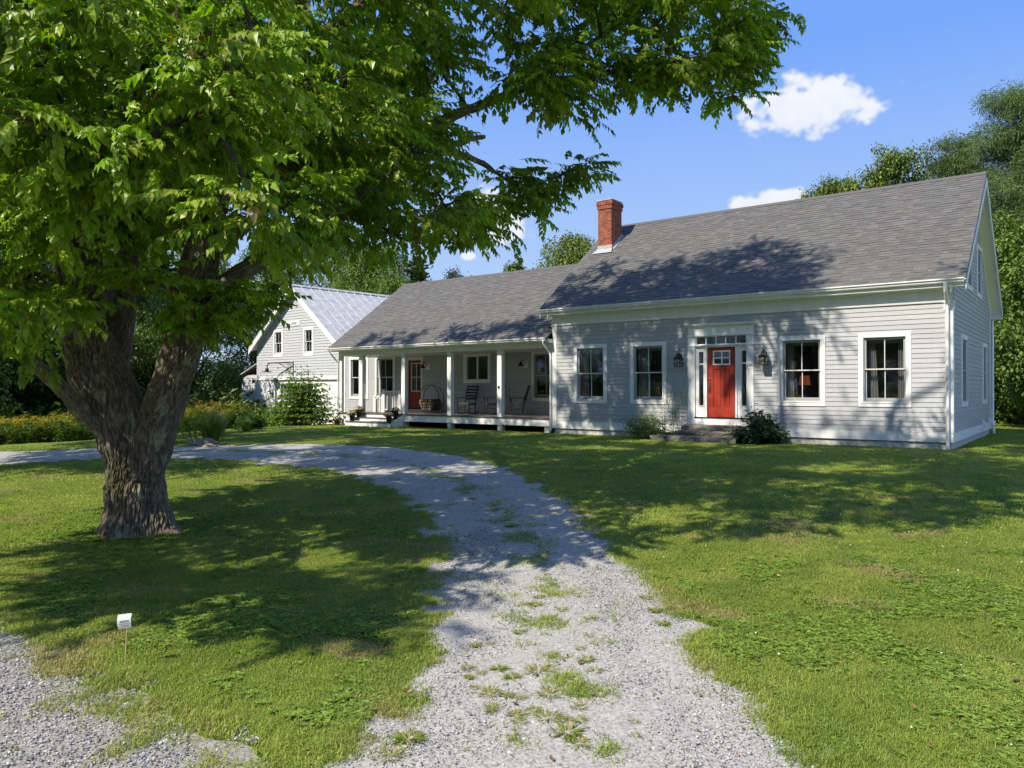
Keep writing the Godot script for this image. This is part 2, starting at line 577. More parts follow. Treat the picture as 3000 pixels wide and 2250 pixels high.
func clapboards(parent: Node3D, f: Transform3D, y0: float, y1: float, step: float, xl: Callable, xr: Callable, holes: Array, mats: Array, lip := .021, longest := 4.2) -> void:
	var rows := int(round((y1 - y0) / step))
	for i in rows:
		var lo := y0 + i * step
		var hi := minf(lo + step, y1)
		# break the row where an opening begins or ends
		var cuts := []
		for h in holes:
			if h[3] > lo + .004 and h[2] < hi - .004: cuts.append(h)
		var xa := maxf(xl.call(lo), xl.call(hi) - 1.5)
		var xb: float = xr.call(lo)
		var pieces := []
		var edges := [xa, xb]
		for h in cuts:
			for e in [h[0], h[1]]:
				if e > xa and e < xb: edges.append(e)
		edges.sort()
		for k in edges.size() - 1:
			var mid: float = (edges[k] + edges[k + 1]) / 2.0
			var from := lo
			var to := hi
			for h in cuts:
				if mid > h[0] and mid < h[1]:
					if h[2] <= lo and h[3] >= hi: to = from
					elif h[2] > lo and h[2] < hi and h[2] - lo > hi - h[3]: to = minf(to, h[2])
					elif h[3] < hi: from = maxf(from, h[3])
			if to - from > .008:
				if pieces.size() and absf(pieces[-1][1] - edges[k]) < .0005 and absf(pieces[-1][2] - from) < .0005 and absf(pieces[-1][3] - to) < .0005:
					pieces[-1][1] = edges[k + 1]
				else:
					pieces.append([edges[k], edges[k + 1], from, to])
		for p in pieces:
			var start: float = p[0]
			while start < p[1] - .001:
				var stop: float = p[1]
				if stop - start > longest + .8:
					stop = start + longest * rng.randf_range(.55, 1.0)
				var b := at(f)
				var l0 := start
				var l1 := start
				var r0 := stop
				var r1 := stop
				if start == xa:
					l0 = xl.call(p[2])
					l1 = xl.call(p[3])
				if stop == xb:
					r0 = xr.call(p[2])
					r1 = xr.call(p[3])
				var gap := .0012 if stop < p[1] else 0.0
				var t: float = lip * (1.0 - .72 * (p[3] - lo) / step)
				var u: float = lip * (1.0 - .72 * (p[2] - lo) / step)
				var y2: float = p[3]
				b.quad(Vector3(l0, p[2], u), Vector3(r0 - gap, p[2], u), Vector3(r1 - gap, y2, t), Vector3(l1, y2, t))
				b.quad(Vector3(l0, p[2], 0.001), Vector3(r0 - gap, p[2], 0.001), Vector3(r0 - gap, p[2], u), Vector3(l0, p[2], u))
				b.quad(Vector3(r0 - gap, p[2], u), Vector3(r0 - gap, p[2], .001), Vector3(r1 - gap, y2, .001), Vector3(r1 - gap, y2, t))
				b.quad(Vector3(l0, p[2], .001), Vector3(l0, p[2], u), Vector3(l1, y2, t), Vector3(l1, y2, .001))
				part("clapboard", b, mats[rng.randi() % mats.size()], parent)
				start = stop
func frame_box(b: MB, x0: float, x1: float, y0: float, y1: float, w: float, z0: float, z1: float, top_w := -1.0, low_w := -1.0) -> void:   # four boards round an opening, butted
	var tw := w if top_w < 0 else top_w
	var lw := w if low_w < 0 else low_w
	b.box(Vector3(x0, y0 + lw, z0), Vector3(x0 + w, y1 - tw, z1))
	b.box(Vector3(x1 - w, y0 + lw, z0), Vector3(x1, y1 - tw, z1))
	b.box(Vector3(x0, y1 - tw, z0), Vector3(x1, y1, z1))
	b.box(Vector3(x0, y0, z0), Vector3(x1, y0 + lw, z1))
# a sash window: f stands at the lower left corner of the casing on the wall's face
func window(parent: Node3D, f: Transform3D, w: float, h: float, casing := .125, muntins := true, sash_mat: Material = null, panes_across := 2) -> MeshInstance3D:
	var sm: Material = sash_mat if sash_mat else M.sash
	var c := at(f)
	frame_box(c, 0, w, 0, h, casing, 0.0, .034, casing, casing)
	frame_box(c, casing - .028, w - casing + .028, casing - .028, h - casing + .028, .028, .034, .046)
	var win := part("window", c, M.white, parent)
	var x0 := casing
	var x1 := w - casing
	var y0 := casing
	var y1 := h - casing
	var j := at(f)
	frame_box(j, x0, x1, y0, y1, .022, -.13, .0)
	part("jamb", j, sm, win)
	part("sill", at(f).prism([Vector2(-.14, y0 + .022), Vector2(.0, y0 + .022), Vector2(.0, y0 + .03), Vector2(-.14, y0 + .06)], Vector3(x0 + .022, 0, 0), Vector3(x1 - .022, 0, 0), Vector3(0, 0, 1), Vector3(0, 1, 0)), sm, win)
	x0 += .022
	x1 -= .022
	y0 += .05
	y1 -= .022
	var mid := (y0 + y1) / 2.0
	for k in 2:
		var lo := y0 if k == 0 else mid - .018
		var hi := mid + .018 if k == 0 else y1
		var z1 := -.062 if k == 0 else -.022
		var s := at(f)
		frame_box(s, x0, x1, lo, hi, .042, z1 - .034, z1, .036 if k == 0 else .045, .06 if k == 0 else .036)
		var sash := part("lower_sash" if k == 0 else "upper_sash", s, sm, win)
		var gx0 := x0 + .042
		var gx1 := x1 - .042
		var gy0 := lo + (.06 if k == 0 else .036)
		var gy1 := hi - (.036 if k == 0 else .045)
		if k == 1:
			part("meeting_rail", at(f).box(Vector3(x0 + .002, lo + .002, z1 + .0005), Vector3(x1 - .002, lo + .032, z1 + .006)), M.rail, win)
		if muntins:
			for i in panes_across - 1:
				var mx := lerpf(gx0, gx1, (i + 1.0) / panes_across)
				part("muntin", at(f).box(Vector3(mx - .011, gy0, z1 - .026), Vector3(mx + .011, gy1, z1 - .003)), M.rail, win)
		var n := panes_across if muntins else 1
		for i in n:
			var a := lerpf(gx0, gx1, float(i) / n)
			var e := lerpf(gx0, gx1, (i + 1.0) / n)
			part("pane", at(f).box(Vector3(a + .002, gy0 - .004, z1 - .019), Vector3(e - .002, gy1 + .004, z1 - .014)), M.glass, win)
	return win
# courses of laminated shingles over a roof plane; f: x along the eave, y up the slope, z out of the plane
func shingles(parent: Node3D, f: Transform3D, length: float, slope: float, step: float, singles: Callable, skip: Callable) -> void:
	var meshes := []
	for w in [.17, .24, .33]:
		var row := []
		for t in 4:
			var b := MB.new()
			b.prism([Vector2(0, .0), Vector2(0, .011), Vector2(step * 1.15, .004), Vector2(step * 1.15, 0)], Vector3(0, 0, 0), Vector3(w, 0, 0), Vector3(0, 1, 0), Vector3(0, 0, 1))
			row.append(b.mesh(M.shingles[t]))
		meshes.append(row)
	var widths := [.17, .24, .33]
	var tones := [.116, .127, .139, .152]
	var field := at(f)
	var base := f
	var n := int(slope / step)
	for i in n:
		var y := i * step
		var x := 0.0
		var last := 1
		while x < length - .02:
			var k := rng.randi() % 3
			var w: float = widths[k]
			var t := rng.randi() % 4
			if t == last: t = (t + 1 + rng.randi() % 2) % 4
			if rng.randf() < .3: t = 1
			last = t
			var fit := minf(w, length - x)
			var lift := .0005 + (.005 if rng.randf() < .4 else 0.0)
			if not skip.call(x, y):
				if singles.call(x, y):
					put("shingle", meshes[k][t], parent, base * Transform3D(Basis.from_scale(Vector3(fit / w * .992, 1, 1)), Vector3(x, y, lift + .004)))
				else:
					var g: float = tones[t] * rng.randf_range(.95, 1.05)
					field.col = Color(g * 1.02, g, g * .955)
					var z0 := lift + .015
					var z1 := lift + .004
					field.quad(Vector3(x, y, z0), Vector3(x + fit * .992, y, z0), Vector3(x + fit * .992, y + step * 1.1, z1), Vector3(x, y + step * 1.1, z1))
					field.quad(Vector3(x, y, 0), Vector3(x + fit * .992, y, 0), Vector3(x + fit * .992, y, z0), Vector3(x, y, z0))
			x += w
	var o := part("shingle_courses", field, M.shingle_field, parent)
	o.set_meta("kind", "stuff")
func gutter(parent: Node3D, a: Vector3, b: Vector3, out: Vector3, m: Material) -> void:      # a, b: the lip's top edge against the fascia side
	var g := MB.new()
	var pr := [Vector2(0, -.0), Vector2(.0, -.105), Vector2(.07, -.105), Vector2(.085, -.08), Vector2(.085, -.055), Vector2(.11, -.03), Vector2(.12, -.03), Vector2(.12, 0), Vector2(.108, 0), Vector2(.1, -.02), Vector2(.075, -.05), Vector2(.065, -.095), Vector2(.01, -.095), Vector2(.01, 0)]
	# outer face and bottom as a run of strips, the trough open above
	for i in pr.size():
		var s: Vector2 = pr[i]
		var t: Vector2 = pr[(i + 1) % pr.size()]
		var s3 := out * s.x + Vector3.UP * s.y
		var t3 := out * t.x + Vector3.UP * t.y
		g.quad(a + s3, b + s3, b + t3, a + t3)
	for e in [a, b]:
		g.quad(e, e + Vector3(0, -.105, 0), e + out * .07 + Vector3(0, -.105, 0), e + out * .085 + Vector3(0, -.055, 0))
		g.quad(e, e + out * .085 + Vector3(0, -.055, 0), e + out * .12 + Vector3(0, -.03, 0), e + out * .12)
	part("gutter", g, m, parent)
func downspout(parent: Node3D, pts: Array, m: Material, w := .037) -> void:
	var b := MB.new()
	b.tube(pts, pts.map(func(_p): return w * 1.25), 4)
	part("downspout", b, m, parent)

# ---------- the main house ----------
const HL := 12.0
const HD := 8.64
func make_house() -> void:
	var h := thing("farmhouse", "grey clapboard farmhouse with red front door and brick chimney", "house")
	var front := Transform3D.IDENTITY
	var side := Transform3D(Basis(Vector3(0, 0, -1), Vector3(0, 1, 0), Vector3(1, 0, 0)), Vector3.ZERO)
	var wt := 2.824
	var wb := .871
	var wins := [[-11.142, -9.87], [-9.019, -7.751], [-4.3, -3.023], [-2.18, -.913]]
	var holes := []
	var trims := []
	for w in wins:
		trims.append([w[0], w[1], wb, wt])
		holes.append([w[0] + .1, w[1] - .1, wb + .1, wt - .1])
	holes.append([-6.82, -5.18, .42, 2.96])
	trims.append([-7.03, -5.0, .25, 3.235])
	trims.append([-7.33, -7.18, 2.165, 2.445])
	trims.append([-4.73, -4.58, 2.165, 2.445])
	# foundation, with the ledge that throws the dark line under the water table
	var fb := MB.new()
	fb.box(Vector3(-HL + .03, -.75, -HD + .03), Vector3(-.03, -.02, -.03))
	part("foundation", fb, M.concrete, h)
	var left := func(_y): return -HL
	var right := func(_y): return 0.0
	wall("wall", h, front, 0.0, 3.95, left, right, holes, .15, M.plaster)
	# water table, corner boards, frieze
	var wtb := MB.new()
	wtb.box(Vector3(-HL - .025, .0, .0), Vector3(.0, .235, .026))
	wtb.prism([Vector2(0, .235), Vector2(.034, .235), Vector2(.034, .244), Vector2(0, .254)], Vector3(-HL - .025, 0, 0), Vector3(.034, 0, 0), Vector3(0, 0, 1), Vector3(0, 1, 0))
	wtb.box(Vector3(.0, .0, -HD), Vector3(.026, .236, .026))
	part("water_table", wtb, M.white, h)
	for x in [-HL, -.15]:
		var cb := MB.new()
		cb.box(Vector3(x - (.02 if x < -1 else 0.0), .25, .0), Vector3(x + .17 - (.02 if x < -1 else 0.0), 3.31, .03))
		cb.box(Vector3(x - .025, 3.31, .0), Vector3(x + .175, 3.5, .04))
		cb.box(Vector3(x - .045, 3.5, .0), Vector3(x + .195, 3.553, .062))
		part("corner_board", cb, M.white, h)
	var cs := MB.new()
	cs.box(Vector3(.0, .25, -.14), Vector3(.03, 3.31, .029))
	cs.box(Vector3(.0, 3.31, -.15), Vector3(.04, 3.5, .0389))
	cs.box(Vector3(.0, 3.5, -.16), Vector3(.0605, 3.552, .06))
	part("corner_board", cs, M.white, h)
	part("corner_board", MB.new().box(Vector3(.0, .25, -HD), Vector3(.03, 3.9, -HD + .14)), M.white, h)
	var fr := MB.new()
	fr.box(Vector3(-HL - .02, 3.556, .0), Vector3(.02, 3.9, .028))
	fr.prism([Vector2(0.02, 3.505), Vector2(.045, 3.515), Vector2(.055, 3.552), Vector2(0.028, 3.575), Vector2(0.02, 3.575)], Vector3(-HL + .16, 0, 0), Vector3(-.16, 0, 0), Vector3(0, 0, 1), Vector3(0, 1, 0))
	part("frieze_board", fr, M.white, h)
	clapboards(h, front, .254, 3.504, .125, func(_y): return -HL + .15, func(_y): return -.15, trims, M.siding)
	# eave: soffit, fascia, crown moulding and gutter
	var ev := MB.new()
	ev.box(Vector3(-HL - .3, 3.86, .0281), Vector3(.3, 3.885, .30))
	ev.box(Vector3(-HL - .3, 3.86, .30), Vector3(.3, 4.0, .325))
	ev.prism([Vector2(.028, 3.80), Vector2(.05, 3.81), Vector2(.1, 3.859), Vector2(.028, 3.859)], Vector3(-HL - .0, 0, 0), Vector3(.02, 0, 0), Vector3(0, 0, 1), Vector3(0, 1, 0))
	part("eave", ev, M.white, h)
	gutter(h, Vector3(-HL - .31, 4.055, .326), Vector3(.31, 4.055, .326), Vector3(0, 0, 1), M.white)
	downspout(h, [Vector3(-.09, 3.95, .40), Vector3(-.09, 3.80, .40), Vector3(-.09, 3.72, .36), Vector3(-.09, 3.5, .13), Vector3(-.09, 3.42, .085), Vector3(-.09, .02, .085), Vector3(-.09, -.16, .085)], M.white)
	# side (gable) wall: local x runs back from the front corner
	var rise := 3.652 / 4.756
	var ridge_y := 7.65
	var gl := func(y): return maxf(0.0, (y - 3.9) / rise)
	var gr := func(y): return HD - maxf(0.0, (y - 3.9) / rise)
	var sw := [[1.43, 2.70, .871, 2.80], [6.23, 7.50, .871, 2.80], [2.62, 3.89, 4.14, 5.72], [4.9, 6.17, 4.14, 5.72]]
	var sh := []
	for w in sw:
		sh.append([w[0] + .1, w[1] - .1, w[2] + .1, w[3] - .1])
	wall("wall", h, side, 0.0, 7.18, gl, gr, sh, .15, M.plaster, [3.9])
	var st := []
	for w in sw:
		st.append([w[0], w[1], w[2], w[3]])
	clapboards(h, side, .237, 7.112, .125, func(y): return maxf(.14, (y - 3.85) / rise), func(y): return HD - maxf(.14, (y - 3.85) / rise), st, M.siding)
	for w in sw:
		window(h, side * Transform3D(Basis.IDENTITY, Vector3(w[0], w[2], .001)), w[1] - w[0], w[3] - w[2])
	# the other two walls
	wall("wall", h, Transform3D(Basis(Vector3(-1, 0, 0), Vector3(0, 1, 0), Vector3(0, 0, -1)), Vector3(0, 0, -HD)), 0.0, 3.95, func(_y): return 0.0, func(_y): return HL, [], .15, M.siding[1])
	wall("wall", h, Transform3D(Basis(Vector3(0, 0, 1), Vector3(0, 1, 0), Vector3(-1, 0, 0)), Vector3(-HL, 0, -HD)), 0.0, 7.18, gl, gr, [], .15, M.siding[1], [3.9])
	# rake: soffit and boards at the right gable, with the boxed eave ends
	for e in [[.0, .325, 1.0], [-HL - .325, -HL, -1.0]]:
		var rk := MB.new()
		for s in [0, 1]:
			var z0 := .32 if s == 0 else -HD - .32
			var zm := -HD / 2.0
			var a := Vector2(z0, 3.93)
			var t := Vector2(zm, 3.93 + rise * (HD / 2.0 + .32))
			var n := Vector2(0, -.03)
			rk.prism([a + n, t + n, t, a], Vector3(e[0], 0, 0), Vector3(e[1], 0, 0), Vector3(0, 0, 1), Vector3(0, 1, 0))
			var xo: float = .325 if e[2] > 0 else -HL - .35
			rk.prism([a + Vector2(0, -.16), t + Vector2(0, -.2), t + Vector2(0, .05), a + Vector2(0, .05)], Vector3(xo, 0, 0), Vector3(xo + .025, 0, 0), Vector3(0, 0, 1), Vector3(0, 1, 0))
			rk.prism([a + Vector2(0, -.4 if s else -.2), t + Vector2(0, -.26), t + Vector2(0, -.031), a + Vector2(0, -.031)], Vector3(.0 if e[2] > 0 else -HL - .03, 0, 0), Vector3(.03 if e[2] > 0 else -HL, 0, 0), Vector3(0, 0, 1), Vector3(0, 1, 0))
		part("rake_board", rk, M.white, h)
	var bx := MB.new()
	bx.box(Vector3(.031, 3.70, -HD - .36), Vector3(.324, 3.735, -HD + .02))
	bx.box(Vector3(.031, 3.735, -HD - .36), Vector3(.324, 3.96, -HD - .33))
	part("eave_return", bx, M.white, h)
	# roof
	var up := Vector3(0, 3.652, -4.756).normalized()
	var slope := Vector2(4.756, 3.652).length()
	var nrm := up.cross(Vector3(-1, 0, 0)).normalized()
	if nrm.y < 0: nrm = -nrm
	var slab := MB.new()
	var e0 := Vector3(-HL - .345, 4.036, .40)
	var r0 := Vector3(-HL - .345, 4.036 + 3.63, .40 - 4.72)
	var bk := Vector3(-HL - .345, 4.036, -HD - .40)
	var run := Vector3(HL + .69, 0, 0)
	slab.prism([Vector2(e0.z, e0.y), Vector2(r0.z, r0.y), Vector2(bk.z, bk.y), Vector2(bk.z, bk.y - .05), Vector2(r0.z, r0.y - .05), Vector2(e0.z, e0.y - .05)], Vector3(-HL - .345, 0, 0), Vector3(.345, 0, 0), Vector3(0, 0, 1), Vector3(0, 1, 0))
	var roof := part("roof", slab, M.roof_slab, h)
	var rf := Transform3D(Basis(Vector3(1, 0, 0), up, nrm), Vector3(-HL - .345, 4.036, .40) + up * -.01)
	shingles(roof, rf, HL + .69, slope - .02, .1455, func(x, y): return y < 1.1 and x > 4.7 and x < 12.68, func(x, y): return x > .5 and x < 1.08 and y > 3.93 and y < 4.95)
	var cap := MB.new()
	for i in 42:
		var x := -HL - .345 + i * .302
		cap.prism([Vector2(-.14, -.095), Vector2(0, .012), Vector2(.14, -.095), Vector2(.14, -.085), Vector2(0, .026), Vector2(-.14, -.085)], Vector3(x, 7.672, -4.32), Vector3(x + .30, 7.672, -4.32), Vector3(0, 0, 1), Vector3(0, 1, 0))
	part("ridge_cap", cap, M.shingles[0], roof)
	var de := MB.new()
	de.prism([Vector2(.402, 4.04), Vector2(.42, 4.022), Vector2(.42, 4.0), Vector2(.402, 4.0)], Vector3(-HL - .345, 0, 0), Vector3(.345, 0, 0), Vector3(0, 0, 1), Vector3(0, 1, 0))
	part("drip_edge", de, M.white, roof)
	make_chimney(h)
	# windows with the rooms behind them
	for i in wins.size():
		window(h, Transform3D(Basis.IDENTITY, Vector3(wins[i][0], wb, .001)), wins[i][1] - wins[i][0], wt - wb)
	var inside := MB.new()
	inside.box(Vector3(-HL + .16, .38, -HD + .16), Vector3(-.16, .44, -.16))
	part("floor", inside, M.wood_floor, h)
	var ceil := MB.new()
	ceil.box(Vector3(-HL + .151, 3.1, -HD + .151), Vector3(-.151, 3.2, -.151))
	for x in [-7.3, -4.75]:
		ceil.box(Vector3(x - .05, .44, -4.6), Vector3(x + .05, 3.1, -.151))
	ceil.box(Vector3(-HL + .151, .44, -4.7), Vector3(-.151, 3.1, -4.6))
	part("partition", ceil, M.plaster, h)
	make_entrance(h)
	# two vent hoods and the rear downspout on the gable side
	for z in [-6.0, -7.86]:
		var v := MB.new()
		v.prism([Vector2(.026, .17), Vector2(.2, .17), Vector2(.026, .40)], Vector3(0, 0, z - .12), Vector3(0, 0, z + .12), Vector3(1, 0, 0), Vector3(0, 1, 0))
		part("vent_hood", v, M.white, h)
	downspout(h, [Vector3(.07, 3.7, -HD - .1), Vector3(.07, .3, -HD - .02), Vector3(.11, -.15, -HD + .02)], M.white)

func make_chimney(h: Node3D) -> void:
	var c0 := Vector3(-11.86, 0, -3.52)
	var c1 := Vector3(-11.29, 0, -2.76)
	var core := MB.new()
	core.box(Vector3(c0.x + .012, 5.9, c0.z + .012), Vector3(c1.x - .012, 8.33, c1.z - .012))
	var ch := part("chimney", core, M.mortar, h)
	var back := MB.new()
	var sizes := [.195, .095]
	var meshes := {}
	var hb := .062
	var courses := int((8.05 - 6.3) / .0715)
	var unit := func(w, t):
		var k := "%.3f_%d" % [w, t]
		if not meshes.has(k):
			meshes[k] = MB.new().bevel(Vector3(0, 0, -.05), Vector3(w, hb, 0), .004).mesh(M.bricks[t])
		return meshes[k]
	for i in courses + 4:
		var y := 6.3 + i * .0715
		var out := 0.0
		if i == courses or i == courses + 1: out = .03
		if i >= courses + 2: out = .055
		if i == courses + 3: out = .05
		for face in 4:
			var f: Transform3D
			var length: float
			if face == 0:
				f = Transform3D(Basis.IDENTITY, Vector3(c0.x - out, y, c1.z + out))
				length = c1.x - c0.x + out * 2
			elif face == 1:
				f = Transform3D(Basis(Vector3(0, 0, -1), Vector3(0, 1, 0), Vector3(1, 0, 0)), Vector3(c1.x + out, y, c1.z + out))
				length = c1.z - c0.z + out * 2
			elif face == 2:
				f = Transform3D(Basis(Vector3(-1, 0, 0), Vector3(0, 1, 0), Vector3(0, 0, -1)), Vector3(c1.x + out, y, c0.z - out))
				length = c1.x - c0.x + out * 2
			else:
				f = Transform3D(Basis(Vector3(0, 0, 1), Vector3(0, 1, 0), Vector3(-1, 0, 0)), Vector3(c0.x - out, y, c0.z - out))
				length = c1.z - c0.z + out * 2
			var x := 0.0
			var w := .195 if (i + face) % 2 == 0 else .09
			while x < length - .03:
				var use := minf(w, length - x)
				if length - x - use < .05: use = length - x
				var roof_y := 4.036 + (.4 - (c1.z - x if face == 1 else c1.z)) * .768
				if face < 2 and y > roof_y - .05:
					var o := put("brick", unit.call(snappedf(use, .005) - .0, rng.randi() % 4), ch, f * Transform3D(Basis.IDENTITY, Vector3(x, 0, rng.randf_range(-.002, .002))))
				elif face >= 2:
					back.x = f
					back.box(Vector3(x, 0, -.05), Vector3(x + use, hb, 0))
				x += use + .0095
				w = .195
	var bk := part("brick_courses", back, M.bricks[1], ch)
	bk.set_meta("kind", "stuff")
	var fl := MB.new()
	fl.box(Vector3(c0.x - .03, 8.33, c0.z - .03), Vector3(c1.x + .03, 8.355, c1.z + .03))
	fl.box(Vector3(c0.x + .13, 8.355, c0.z + .2), Vector3(c1.x - .13, 8.40, c1.z - .2))
	part("crown", fl, M.concrete, ch)
	var ld := MB.new()
	# lead apron at the front and step flashing up the right side
	ld.prism([Vector2(.004, 6.40), Vector2(.012, 6.40), Vector2(.012, 6.66), Vector2(.004, 6.66)], Vector3(c0.x - .02, 0, c1.z), Vector3(c1.x + .02, 0, c1.z), Vector3(0, 0, 1), Vector3(0, 1, 0))
	ld.quad(Vector3(c0.x - .13, 6.345, -2.52), Vector3(c1.x + .13, 6.345, -2.52), Vector3(c1.x + .03, 6.53, -2.74), Vector3(c0.x - .03, 6.53, -2.74))
	for i in 6:
		var z := -2.78 - i * .13
		var y := 4.036 + (.4 - z) * .768
		ld.box(Vector3(c1.x + .002, y - .02, z - .15), Vector3(c1.x + .008 + i * .0007, y + .17, z))
		ld.quad(Vector3(c1.x, y + .035, z), Vector3(c1.x + .11, y + .035, z), Vector3(c1.x + .11, y + .035 + .768 * .14, z - .14), Vector3(c1.x, y + .035 + .768 * .14, z - .14))
	part("flashing", ld, M.lead, ch)

func make_entrance(h: Node3D) -> void:
	# surround: pilasters, entablature, cornice
	var s := MB.new()
	for x in [[-7.03, -6.8], [-5.21, -5.0]]:
		s.box(Vector3(x[0], .262, .0), Vector3(x[1], 2.63, .045))
		s.box(Vector3(x[0], 2.665, .0), Vector3(x[1], 2.93, .045))
	s.box(Vector3(-7.06, 2.63, .0), Vector3(-4.97, 2.665, .07))
	s.box(Vector3(-7.06, 2.93, .0), Vector3(-4.97, 2.962, .07))
	s.box(Vector3(-7.03, 2.962, .0), Vector3(-5.0, 3.2, .045))
	s.prism([Vector2(0, 3.2), Vector2(.05, 3.2), Vector2(.11, 3.245), Vector2(.135, 3.25), Vector2(.135, 3.285), Vector2(0, 3.30)], Vector3(-7.12, 0, 0), Vector3(-4.91, 0, 0), Vector3(0, 0, 1), Vector3(0, 1, 0))
	part("door_surround", s, M.white, h)
	# transom of five lights
	var t := MB.new()
	frame_box(t, -6.8, -5.21, 2.666, 2.929, .028, -.10, .012, .022, .022)
	var tr := part("transom_window", t, M.white, h)
	for i in 5:
		var a := lerpf(-6.772, -5.238, i / 5.0)
		var b := lerpf(-6.772, -5.238, (i + 1) / 5.0)
		if i: part("muntin", MB.new().box(Vector3(a - .014, 2.688, -.06), Vector3(a + .014, 2.907, -.005)), M.white, tr)
		part("pane", MB.new().box(Vector3(a + .012, 2.685, -.045), Vector3(b - .012, 2.91, -.04)), M.glass, tr)
	# side lights
	for x in [[-6.8, -6.5, -6.69, -6.54], [-5.49, -5.21, -5.37, -5.225]]:
		var p := MB.new()
		p.box(Vector3(x[0], .50, -.10), Vector3(x[2], 2.629, -.01))
		p.box(Vector3(x[3], .50, -.10), Vector3(x[1], 2.629, -.01))
		p.box(Vector3(x[2], .50, -.10), Vector3(x[3], .85, -.01))
		p.box(Vector3(x[2], 2.46, -.10), Vector3(x[3], 2.629, -.01))
		frame_box(p, x[2] - .02, x[3] + .02, .83, 2.48, .02, -.01, .006)
		var sl := part("side_light", p, M.white, h)
		part("muntin", MB.new().box(Vector3(x[2], 2.075, -.07), Vector3(x[3], 2.115, -.02)), M.white, sl)
		part("pane", MB.new().box(Vector3(x[2] - .005, .845, -.055), Vector3(x[3] + .005, 2.08, -.05)), M.glass, sl)
		part("pane", MB.new().box(Vector3(x[2] - .005, 2.11, -.055), Vector3(x[3] + .005, 2.465, -.05)), M.glass, sl)
	var fr := MB.new()
	fr.box(Vector3(-6.5, .50, -.1), Vector3(-6.425, 2.629, .03))
	fr.box(Vector3(-5.55, .50, -.1), Vector3(-5.49, 2.629, .03))
	fr.box(Vector3(-6.425, 2.587, -.1), Vector3(-5.55, 2.629, .02))
	part("door_frame", fr, M.white, h)
	var th := MB.new()
	th.box(Vector3(-6.83, .465, -.12), Vector3(-5.17, .50, .05))
	part("threshold", th, M.black_wood, h)
	part("sill_board", MB.new().box(Vector3(-6.81, .262, .0), Vector3(-5.2, .464, .036)), M.white, h)
	# the door
	var d := MB.new()
	var z := -.035
	var x0 := -6.422
	var x1 := -5.553
	frame_box(d, x0, x1, .51, 2.585, .165, z - .045, z, .1, .30)
	d.box(Vector3(x0 + .165, 1.93, z - .045), Vector3(x1 - .165, 2.055, z))
	d.box(Vector3(-6.0, .81, z - .045), Vector3(-5.9, 1.93, z))
	for q in [[x0 + .165, -6.0], [-5.9, x1 - .165]]:
		d.box(Vector3(q[0], .81, z - .04), Vector3(q[1], 1.93, z - .022))
		d.bevel(Vector3(q[0] + .03, .84, z - .03), Vector3(q[1] - .03, 1.90, z - .008), .012)
	var door := part("front_door", d, M.red, h)
	var gl := MB.new()
	frame_box(gl, x0 + .165, x1 - .165, 2.055, 2.485, .04, z - .03, z + .012)
	gl.box(Vector3(-5.999, 2.095, z - .025), Vector3(-5.965, 2.445, z + .005))
	gl.box(Vector3(x0 + .205, 2.255, z - .025), Vector3(-5.999, 2.287, z + .005))
	gl.box(Vector3(-5.965, 2.255, z - .025), Vector3(x1 - .205, 2.287, z + .005))
	part("glazing_frame", gl, M.white, door)
	for q in [[x0 + .2, -5.999], [-5.965, x1 - .2]]:
		for y in [[2.09, 2.256], [2.286, 2.45]]:
			part("pane", MB.new().box(Vector3(q[0], y[0], z - .018), Vector3(q[1], y[1], z - .013)), M.glass, door)
	var hd := MB.new()
	hd.x = Transform3D(Basis.from_euler(Vector3(PI / 2, 0, 0)), Vector3(-6.355, 1.63, z))
	hd.lathe([Vector2(.001, 0), Vector2(.032, 0), Vector2(.03, .015), Vector2(.018, .02), Vector2(.001, .03)], 12)
	hd.x = Transform3D.IDENTITY
	hd.box(Vector3(-6.378, 1.44, z), Vector3(-6.332, 1.53, z + .012))
	hd.tube([Vector3(-6.355, 1.47, z + .01), Vector3(-6.355, 1.46, z + .05), Vector3(-6.355, 1.40, z + .06), Vector3(-6.355, 1.29, z + .05), Vector3(-6.355, 1.24, z + .012)], [.01, .013, .014, .012, .012], 8)
	hd.box(Vector3(-6.372, 1.20, z), Vector3(-6.338, 1.26, z + .012))
	part("handle_set", hd, M.pewter, door)
	# house number on the right pilaster
	var pl := MB.new()
	pl.box(Vector3(-5.205, 1.925, .0455), Vector3(-5.005, 2.12, .054))
	var plate := part("number_plate", pl, M.white, h)
	var tm := TextMesh.new()
	tm.text = "246"
	var fnt := SystemFont.new()
	fnt.font_names = PackedStringArray(["Droid Serif"])
	tm.font = fnt
	tm.font_size = 32
	tm.pixel_size = .0035
	tm.depth = .006
	tm.material = M.iron
	put("digits", tm, plate, Transform3D(Basis.IDENTITY, Vector3(-5.105, 2.03, .0575)))
	# blocks behind the lanterns
	for x in [[-7.33, -7.18], [-4.73, -4.58]]:
		part("lamp_block", MB.new().bevel(Vector3(x[0], 2.165, .0), Vector3(x[1], 2.445, .035), .006), M.white, h)

